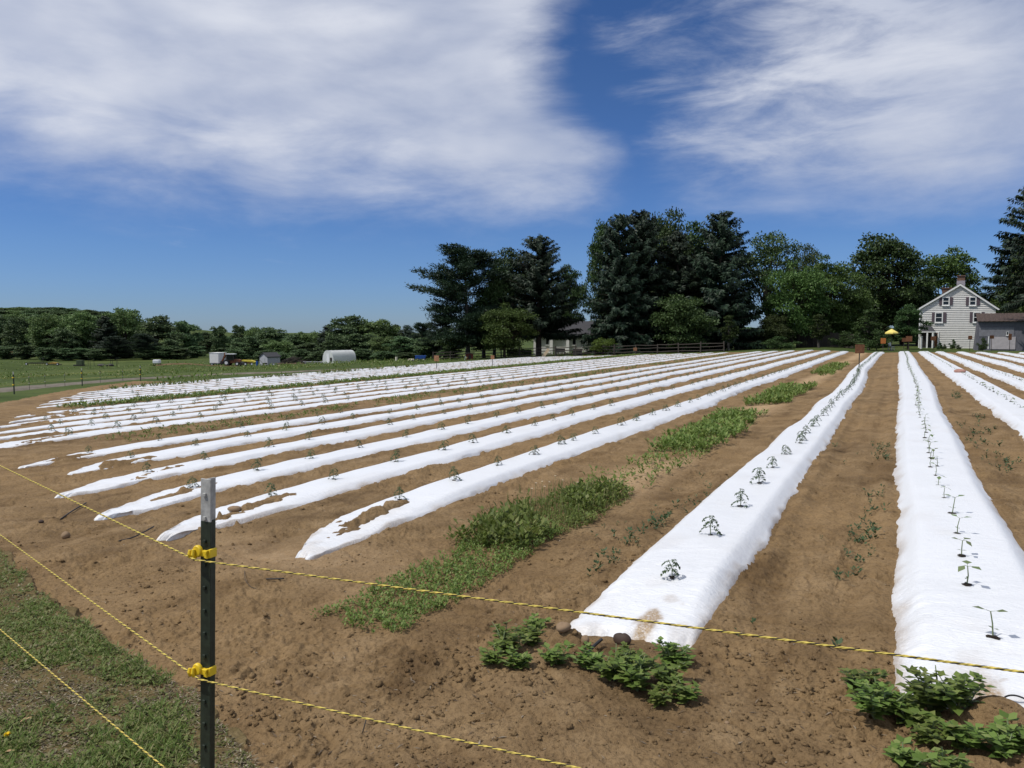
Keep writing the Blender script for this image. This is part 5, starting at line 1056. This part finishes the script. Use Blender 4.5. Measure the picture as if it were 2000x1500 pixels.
T['far3'] = protree(broadleaf, LM['fardeep'], M['bark'], 13, 14, 9, -.04, 70, 160, .5, .6, .2)
T['spruce1'] = protree(spruce, LM['blue'], M['bark'], 21, 18, 10, .05, 40, .38, .35, .6)
T['spruce2'] = protree(spruce, LM['blue'], M['bark'], 22, 18, 11, .05, 46, .40, .5, .52)
T['spruce3'] = protree(spruce, LM['blue'], M['bark'], 23, 18, 10.5, .06, 44, .40, .25, .5)
T['spruce5'] = protree(spruce, LM['blue'], M['bark'], 25, 18, 10.5, .19, 40, .40, .22, .5)
T['spruce4'] = protree(spruce, LM['blue'], M['bark'], 24, 18, 11, .40, 40, .40, .55, .45)
T['pine'] = protree(pine, LM['pine'], M['bark_grey'], 31)
T['pine2'] = protree(pine, LM['pine'], M['bark_grey'], 32, 14, 10)
T['bush'] = protree(broadleaf, LM['olive'], M['bark'], 41, 6, 6, -.05, 70, 170, .22, .6)
T['bush2'] = protree(broadleaf, LM['deep'], M['bark'], 42, 3, 4, -.1, 45, 120, .16, .3)
T['lime'] = protree(broadleaf, LM['lime'], M['bark'], 43, 3, 3.4, .0, 34, 70, .15, .6)
T['sapling'] = protree(broadleaf, LM['olive'], M['bark_grey'], 44, 5, 2.2, .16, 42, 85, .16, 1.2)
DIM = {k: (max(abs(v.co.x) for v in t[1].vertices)+max(abs(v.co.y) for v in t[1].vertices), max(v.co.z for v in t[1].vertices)) for k, t in T.items()}
for k, t in T.items():
    co = np.empty(len(t[1].vertices)*3, np.float32); t[1].vertices.foreach_get('co', co); co = co.reshape(-1, 3); DIM[k] = (float(np.percentile(np.hypot(co[:, 0], co[:, 1]), 97))*2, float(co[:, 2].max()))
KIND = {'oak1': 'oak_tree', 'oak2': 'broadleaf_tree', 'oak3': 'broadleaf_tree', 'maple': 'maple_tree', 'round': 'broadleaf_tree', 'airy': 'locust_tree', 'far1': 'broadleaf_tree', 'far2': 'broadleaf_tree', 'far3': 'broadleaf_tree', 'spruce1': 'spruce_tree', 'spruce2': 'spruce_tree', 'spruce3': 'spruce_tree', 'spruce4': 'spruce_tree', 'spruce5': 'spruce_tree', 'pine': 'pine_tree', 'pine2': 'pine_tree', 'bush': 'bush', 'bush2': 'bush', 'lime': 'bush', 'sapling': 'sapling'}
def tree(kind, px, ytop, wpx, D, lab, rz=None, group=None, cat=None, dz=0, name=None):
    x, y = at(px, D); z = g1(x, y)+dz; dw, dh = DIM[kind]; hh = zat(ytop, D)-z; ww = wpx*D/F
    o = thing(name or KIND[kind], lab, cat or ('bush' if 'bush' in KIND[kind] else 'tree'), (x, y, z), random.uniform(0, 6.28) if rz is None else rz, group); o.scale = (ww/dw, ww/dw, hh/dh)
    obj('trunk', T[kind][0], o); obj('crown', T[kind][1], o); return o
# --- the two groves by the houses
tree('pine', 915, 473, 190, 106, 'tall white pine with level plumes at the left end of the grove', YAW+PI*.93)
tree('oak3', 1000, 478, 120, 132, 'broadleaf tree showing its top between pine and dark spruce')
tree('oak3', 965, 500, 90, 107.5, 'grey trunked broadleaf tree right behind the white pine')
tree('spruce5', 1052, 457, 145, 106, 'dark spruce with bare lower trunk before the white house', 1.0).children[1]
tree('oak3', 1112, 512, 75, 134, 'broadleaf tree behind the white house at the gap', 2.0)
tree('maple', 985, 588, 118, 101, 'low round maple in front of the white pine and spruce')
tree('spruce2', 1207, 415, 132, 103, 'tall drooping spruce at the right of the gap, left of its pair', .3)
tree('oak1', 1183, 424, 92, 114, 'broadleaf tree showing above the left drooping spruce')
tree('spruce2', 1246, 408, 160, 105, 'tallest drooping spruce right of the white house', 2.2)
tree('oak1', 1296, 399, 125, 116, 'tall broadleaf tree rising behind the tallest spruces')
tree('spruce1', 1322, 450, 150, 106, 'dark spruce behind the large olive bush', 4.0)
tree('oak3', 1358, 425, 125, 120, 'broadleaf tree between the spruces, behind the olive bush')
tree('spruce3', 1404, 413, 165, 104, 'pointed spruce with long right hand branches', 5.0)
tree('airy', 1500, 449, 130, 112, 'pale airy tree right of the pointed spruce')
tree('airy', 1562, 472, 75, 118, 'smaller airy tree top behind the green maples')
tree('maple', 1545, 505, 130, 104, 'broad green maple left of its twin behind the board fence')
tree('oak2', 1610, 492, 115, 106, 'broad green tree right of the maple, behind board fence', 1.0)
tree('maple', 1655, 545, 90, 108, 'lower green maple left of the big oak', 2.0)
tree('oak1', 1722, 449, 165, 116, 'big dark oak left of the farmhouse', 3.6)
tree('oak2', 1848, 476, 140, 122, 'green oak right behind the farmhouse roof', 4.2)
tree('round', 1790, 540, 90, 116, 'dark tree filling between big oak and farmhouse')
tree('spruce2', 2012, 352, 195, 112, 'huge drooping spruce at the right picture edge', 3.3)
tree('oak2', 2005, 470, 110, 108, 'green broadleaf tree under the huge right spruce', 1.4)
tree('spruce4', 2050, 372, 150, 84, 'second drooping spruce cut by the right picture edge', 2.1)
tree('round', 1932, 590, 60, 108, 'dark tree behind the outbuilding roof')
tree('airy', 1974, 590, 40, 93, 'leafy tree overhanging the farmhouse right eave')
tree('bush', 1332, 572, 118, 98, 'large round olive green bush behind the rail fence')
tree('lime', 1178, 658, 52, 97, 'yellow green loose bush at the rail fence')
tree('sapling', 1424, 614, 34, 97, 'yellowish sapling left of the board fence')
tree('sapling', 1600, 612, 38, 97, 'yellowish sapling in front of the board fence')
tree('sapling', 1694, 602, 50, 95, 'yellow green sapling left of the yellow parasol')
tree('round', 1773, 592, 66, 93, 'small dark tree covering the left corner of the farmhouse')
tree('bush', 1512, 612, 70, 101, 'bluish green bush at the gap right of the grey board fence')
tree('bush2', 1524, 655, 70, 95, 'low wide bush in front of the board fences')
tree('bush2', 1650, 645, 60, 98, 'dark low bush at the right end of the board fence')
tree('bush2', 1712, 640, 60, 93, 'low shrub under the yellow green sapling')
tree('bush2', 1860, 661, 14, 92, 'round dark shrub before the farmhouse wall')
tree('bush2', 1834, 668, 14, 91, 'small dark shrub beside the farmhouse door')
tree('bush2', 1918, 657, 20, 83, 'green grey shrub before the grey outbuilding')
tree('bush2', 1843, 671, 10, 91, 'tiny plant at the farmhouse foot, beside the door shrub'); tree('bush2', 1872, 672, 12, 91, 'tiny plant right of the round dark shrub')
for px, yt, w, D, lab in ((1420, 560, 110, 125, 'dark undergrowth tree behind the pointed spruce'), (1270, 540, 150, 122, 'dark undergrowth tree behind the tallest spruces'), (1690, 560, 120, 126, 'dark undergrowth tree behind the big oak left side'), (1760, 560, 120, 128, 'dark undergrowth tree behind the big oak right side'), (1590, 570, 120, 122, 'dark undergrowth tree behind the twin maples'), (945, 610, 110, 112, 'dark undergrowth tree at the foot of the white pine'), (1215, 560, 100, 122, 'dark undergrowth tree behind the left drooping spruce'), (1905, 570, 90, 122, 'dark undergrowth tree behind the farmhouse right side')):
    tree('round', px, yt, w, D, lab)
# hedge along the rail fence
hx, hy = at(1014, 103); ho = thing('hedge', 'clipped yellow green hedge behind the rail fence', 'hedge', (hx, hy, g1(hx, hy)), YAW+.1)
n = 5200; p = np.stack([rng.uniform(-1.65, 1.65, n), rng.uniform(-.5, .5, n), rng.uniform(.0, .95, n)**.6], 1); p[:, 2] += .12*vn(p[:, 0]*2, p[:, 1]*2, 5)
obj('foliage', npmesh('foliage', *quads(leaves(p, rng.normal(0, 1, (n, 3)), rng.uniform(.08, .16, n), rng.uniform(.05, .1, n), rng.normal(0, .5, (n, 3))+np.array([0, -.3, 1]))), LM['olive']), ho)
mb = MB(); [mb.tube([(x_, 0, -.1), (x_+.05, 0, .7)], .03, 5) for x_ in (-1.4, -.7, 0, .7, 1.4)]; mb.build('stems', M['bark'], ho)
# --- tree line of the middle distance
MIDT = [(862, 618, 70, 122, 'pine2', 'dark pine at the left foot of the tall white pine'), (826, 628, 62, 138, 'pine2', 'bluish pine behind the blue cart'), (795, 634, 48, 146, 'spruce1', 'narrow conifer left of the bluish pine'), (764, 632, 44, 165, 'far3', 'round topped tree left of the narrow conifer'),
        (726, 619, 88, 160, 'far1', 'broad tree right of the tallest tree over the tunnel'), (678, 613, 78, 158, 'far2', 'tallest dark tree standing over the tunnel greenhouse'), (640, 634, 50, 160, 'spruce1', 'conifer at the left shoulder of the tall tree'), (604, 645, 60, 162, 'far1', 'tree behind the brush pile'), (572, 650, 50, 160, 'far2', 'low tree behind the grey shed right side'),
        (532, 637, 72, 164, 'far2', 'wide tree behind the grey shed'), (500, 636, 52, 172, 'far1', 'tree left of the wide one behind the shed'), (469, 633, 30, 205, 'far3', 'small round tree before the dark wood, right of two'), (430, 635, 32, 200, 'far3', 'dark egg shaped lone tree left of the small round one'), (406, 647, 34, 215, 'far3', 'low round tree touching the egg shaped tree'),
        (364, 625, 58, 190, 'far3', 'lone dense tree right of the big left wood'), (308, 613, 72, 178, 'far2', 'sloping crowned tree at the right end of the left wood'), (245, 597, 72, 180, 'far1', 'tallest tree of the left wood'), (208, 615, 56, 174, 'spruce1', 'conifer shape in the left wood'), (160, 604, 76, 178, 'far1', 'broad lit tree in the middle of left wood'),
        (95, 607, 72, 180, 'far1', 'yellowish lit tree at the front of left wood'), (130, 640, 54, 172, 'far3', 'low dark tree filling the front of left wood'), (48, 618, 70, 205, 'far2', 'dark tree behind the yellowish one, left wood'), (0, 612, 70, 212, 'far2', 'dark tree at the left picture edge'), (-60, 605, 90, 215, 'far1', 'tree cut off by the left picture edge'),
        (280, 650, 50, 168, 'pine2', 'low pine before the sloping crowned tree'), (225, 655, 50, 166, 'pine2', 'low pine before the tallest left tree'), (335, 660, 40, 172, 'far3', 'low tree before the lone dense tree'), (700, 650, 60, 150, 'far3', 'lower tree right behind the tunnel greenhouse'), (655, 655, 56, 148, 'far2', 'lower tree left behind the tunnel greenhouse'), (750, 655, 56, 145, 'far1', 'lower tree right of the tunnel greenhouse'), (480, 655, 56, 158, 'far2', 'lower tree behind the yellow implement'), (548, 662, 60, 152, 'far1', 'lower tree over the brush pile'), (600, 668, 50, 150, 'far3', 'dark shrubby tree right of the brush pile'), (790, 655, 60, 135, 'far3', 'dark shrubby tree behind the cream barrel'), (840, 655, 70, 124, 'far2', 'dark shrubby tree above the blue cart'), (885, 640, 60, 116, 'round', 'dark tree below the white pine plumes')]
for px, yt, w, D, k, lab in MIDT: tree(k, px, yt, w*1.12, D, lab, group='trees of the far tree line')
for i in range(13):
    px = -20+i*37+random.uniform(-10, 10); tree('far3', px, 676+random.uniform(-3, 4), 46, 168+random.uniform(-6, 12), 'low dark shrub growth at the foot of the left tree line', group='shrub growth along the tree line', name='bush', cat='bush')
for i in range(11):
    px = 470+i*40+random.uniform(-10, 10); tree('far2', px, 684+random.uniform(-4, 4), 50, 146-i*2.5+random.uniform(-4, 4), 'low dark shrub growth behind the farmyard', group='shrub growth behind the farmyard', name='bush', cat='bush')
hl = 0
for row_, (D, yt) in enumerate(((330, 612), (365, 606), (400, 601), (430, 599))):
    for i in range(11):
        px = -70+i*34+random.uniform(-9, 9)+row_*9
        if px > 250: continue
        yy = yt+random.uniform(-3, 3)+max(0, px-110)*.09+max(0, px-200)*.1
        x, y = at(px, D); z = zat(yy, D); hz_ = g1(x, y); kind = ('far1', 'far2', 'far3')[i % 3]; o = tree(kind, px, yy, 62, D, 'dark tree in the hillside wood behind the left meadow', group='trees of the hillside wood')
for i in range(9): tree('far2', 400+i*55, 655+random.uniform(-4, 4), 70, 260+random.uniform(-10, 10), 'distant tree filling the skyline behind the farmyard', group='distant skyline trees')
for i in range(12): tree('far2', 1090+i*62, 630+random.uniform(-12, 8), 90, 150+random.uniform(-8, 8), 'dark tree far behind the house groves', group='trees behind the house groves')
# ================================================================== SKY, SUN, CAMERA
sun_az_cam = R(180-15)                   # shadow falls to the right and slightly away
sh = RT*math.cos(R(15))+FW*math.sin(R(15)); EL = R(58)
sd = Vector((sh[0]*math.cos(EL), sh[1]*math.cos(EL), -math.sin(EL)))
ld = bpy.data.lights.new('sun', 'SUN'); ld.energy = SUN_E; ld.angle = R(.53); ld.color = (1, .955, .89)
lo = bpy.data.objects.new('sun', ld); COL.objects.link(lo); lo.rotation_euler = sd.to_track_quat('-Z', 'Y').to_euler(); lo.location = (-30, -10, 40)
wd = bpy.data.worlds.new('World'); SC.world = wd; wd.use_nodes = True; nt = wd.node_tree; nt.nodes.clear()
out = nt.nodes.new('ShaderNodeOutputWorld'); bg = nt.nodes.new('ShaderNodeBackground'); bg.inputs['Strength'].default_value = SKY_S
sky = nt.nodes.new('ShaderNodeTexSky'); sky.sky_type = 'NISHITA'; sky.sun_disc = False; sky.sun_elevation = EL; sky.sun_rotation = math.atan2(-sd.x, -sd.y); sky.air_density = 1.0; sky.dust_density = .05; sky.ozone_density = 3.0; sky.altitude = 60
dirv = nd(nt, 'ShaderNodeTexCoord').outputs['Generated']
sep = nd(nt, 'ShaderNodeSeparateXYZ'); nt.links.new(dirv, sep.inputs[0]); x_, y_, z_ = sep.outputs
zc = mathn(nt, 'MAXIMUM', z_, .012)
# azimuth from the field's view heading (radians, right positive) and elevation
fx = mathn(nt, 'ADD', mathn(nt, 'MULTIPLY', x_, float(FW[0])), mathn(nt, 'MULTIPLY', y_, float(FW[1])))
rx = mathn(nt, 'ADD', mathn(nt, 'MULTIPLY', x_, float(RT[0])), mathn(nt, 'MULTIPLY', y_, float(RT[1])))
az = mathn(nt, 'ARCTAN2', rx, fx); el = mathn(nt, 'ARCSINE', z_)
# cloud sheet coordinates: the layer seen in true perspective from below
zz = mathn(nt, 'ADD', zc, .10)
cu = mathn(nt, 'DIVIDE', rx, zz); cv = mathn(nt, 'DIVIDE', fx, zz)
cmb = nd(nt, 'ShaderNodeCombineXYZ'); nt.links.new(cu, cmb.inputs[0]); nt.links.new(cv, cmb.inputs[1]); P3 = cmb.outputs[0]
acmb = nd(nt, 'ShaderNodeCombineXYZ'); nt.links.new(az, acmb.inputs[0]); nt.links.new(el, acmb.inputs[1]); A3 = acmb.outputs[0]
streak = noise(nt, mapv(nt, A3, (2.2, 7, 1), (0, 0, R(-27))), 2.2, 8, .60, .25)
wisp = noise(nt, mapv(nt, A3, (2.6, 9, 1), (0, 0, R(-20))), 2.6, 8, .62, .35)
puff = noise(nt, mapv(nt, P3, (1, 1, 1)), 1.1, 6, .55, .4)
soft = noise(nt, mapv(nt, A3, (1.6, 3.4, 1), (0, 0, R(-24))), 2.2, 3, .5, .3)
def curve(src, pts, lo, hi):
    t = nd(nt, 'ShaderNodeMapRange'); nt.links.new(src, t.inputs[0]); t.inputs[1].default_value = lo; t.inputs[2].default_value = hi
    c = nt.nodes.new('ShaderNodeFloatCurve'); cv_ = c.mapping.curves[0]; P = [((a-lo)/(hi-lo), b) for a, b in pts]
    while len(cv_.points) < len(P): cv_.points.new(.5, .5)
    for q, (a, b) in zip(cv_.points, P): q.location = (a, b); q.handle_type = 'AUTO_CLAMPED'
    c.mapping.update(); nt.links.new(t.outputs[0], c.inputs['Value']); return c.outputs[0]
def azel(px, py): d = FW3+(px-1000)/F*RT3-(py-750)/F*UP3; d = d/np.linalg.norm(d); f = d[:2]@FW; r = d[:2]@RT; return math.atan2(r, f), math.asin(d[2])
low = [azel(*p) for p in [(-40, 335), (60, 350), (170, 378), (320, 402), (420, 398), (520, 432), (650, 415), (760, 425), (900, 440), (1050, 450), (1170, 418), (1240, 345)]]
low = [(-1.6, .16)]+low+[(.22, .26)]
lowc = curve(az, low, -1.6, .6)
rightc = [azel(*p) for p in [(1215, 430), (1240, 345), (1205, 270), (1140, 225), (1090, 150), (1066, 85), (1105, 25), (1135, -10)]]
rightc = sorted((e, a+.6) for a, e in rightc); rightc = [(0, rightc[0][1])]+rightc+[(.55, .70), (.9, .85)]
rc = curve(el, rightc, 0, .9)
wob = mathn(nt, 'MULTIPLY', mathn(nt, 'SUBTRACT', streak, .5), .16)
wob2 = mathn(nt, 'MULTIPLY', mathn(nt, 'SUBTRACT', puff, .5), .10)
def ss(v, a, b):
    m = nd(nt, 'ShaderNodeMapRange', interpolation_type='SMOOTHSTEP'); nt.links.new(v, m.inputs[0]); m.inputs[1].default_value = a; m.inputs[2].default_value = b; return m.outputs[0]
d1 = ss(mathn(nt, 'ADD', mathn(nt, 'SUBTRACT', el, lowc), wob), -.035, .12)
d2 = ss(mathn(nt, 'ADD', mathn(nt, 'SUBTRACT', mathn(nt, 'SUBTRACT', rc, .6), az), mathn(nt, 'ADD', wob2, mathn(nt, 'MULTIPLY', wob, .75))), -.03, .075)
C1 = mathn(nt, 'MULTIPLY', mathn(nt, 'MULTIPLY', d1, d2), mathn(nt, 'ADD', .56, mathn(nt, 'ADD', mathn(nt, 'MULTIPLY', ss(streak, .28, .68), .24), mathn(nt, 'MULTIPLY', ss(soft, .3, .68), .24))), clamp=True)
# right hand veil
low2 = curve(az, [(-.6, .7), (.05, .42), azel(1290, 385), azel(1500, 415), azel(1750, 432), azel(1950, 405), azel(2100, 380), (.9, .12), (1.6, .16)], -.6, 1.6)
e1 = ss(mathn(nt, 'ADD', mathn(nt, 'SUBTRACT', el, low2), mathn(nt, 'MULTIPLY', wob, .6)), -.02, .085)
# veil thickening to the right, torn into wisps where it thins out
a0 = azel(1120, 300)[0]; a1 = azel(1760, 300)[0]
ramp_ = mathn(nt, 'ADD', mathn(nt, 'DIVIDE', mathn(nt, 'SUBTRACT', az, a0), a1-a0), mathn(nt, 'MULTIPLY', ss(el, .36, .12), .28))
body = ss(mathn(nt, 'ADD', ramp_, mathn(nt, 'ADD', mathn(nt, 'MULTIPLY', mathn(nt, 'SUBTRACT', wisp, .5), 1.5), mathn(nt, 'MULTIPLY', mathn(nt, 'SUBTRACT', soft, .5), .9))), .12, 1.15)
C2 = mathn(nt, 'MULTIPLY', mathn(nt, 'MULTIPLY', e1, body), mathn(nt, 'ADD', .62, mathn(nt, 'MULTIPLY', ss(wisp, .28, .72), .3)), clamp=True)
lowwisp = mathn(nt, 'MULTIPLY', mathn(nt, 'MULTIPLY', ss(wisp, .58, .82), ss(el, .03, .10)), .22)
dens = mathn(nt, 'MAXIMUM', mathn(nt, 'MAXIMUM', C1, C2), lowwisp)
cl = mixc(nt, ss(soft, .3, .7), CLOUD_LO, CLOUD_HI)
tint = nd(nt, 'ShaderNodeHueSaturation'); nt.links.new(sky.outputs[0], tint.inputs['Color']); tint.inputs['Saturation'].default_value = SKY_SAT; tint.inputs['Value'].default_value = SKY_V
skyc = mixc(nt, 1.0, tint.outputs[0], ramp(nt, el, [(0, (.42, .62, 1.16)), (.10, (.54, .71, 1.12)), (.3, (.62, .72, .98)), (.5, (.6, .70, .95))]).outputs[0], 'MULTIPLY')
nt.links.new(mixc(nt, dens, skyc, cl), bg.inputs['Color']); nt.links.new(bg.outputs[0], out.inputs[0])
cam = bpy.data.cameras.new('camera'); cam.lens = 27; cam.sensor_width = 36; cam.clip_end = 6000; cam.clip_start = .05
co = bpy.data.objects.new('camera', cam); COL.objects.link(co); co.location = (0, 0, EYE); co.rotation_euler = (PI/2-PITCH, 0, YAW); SC.camera = co
SC.view_settings.view_transform = 'Standard'; SC.view_settings.look = 'None'; SC.view_settings.gamma = 1; SC.view_settings.exposure = EXPO
SC.cycles.max_bounces = 6; SC.cycles.diffuse_bounces = 3; SC.cycles.transparent_max_bounces = 4
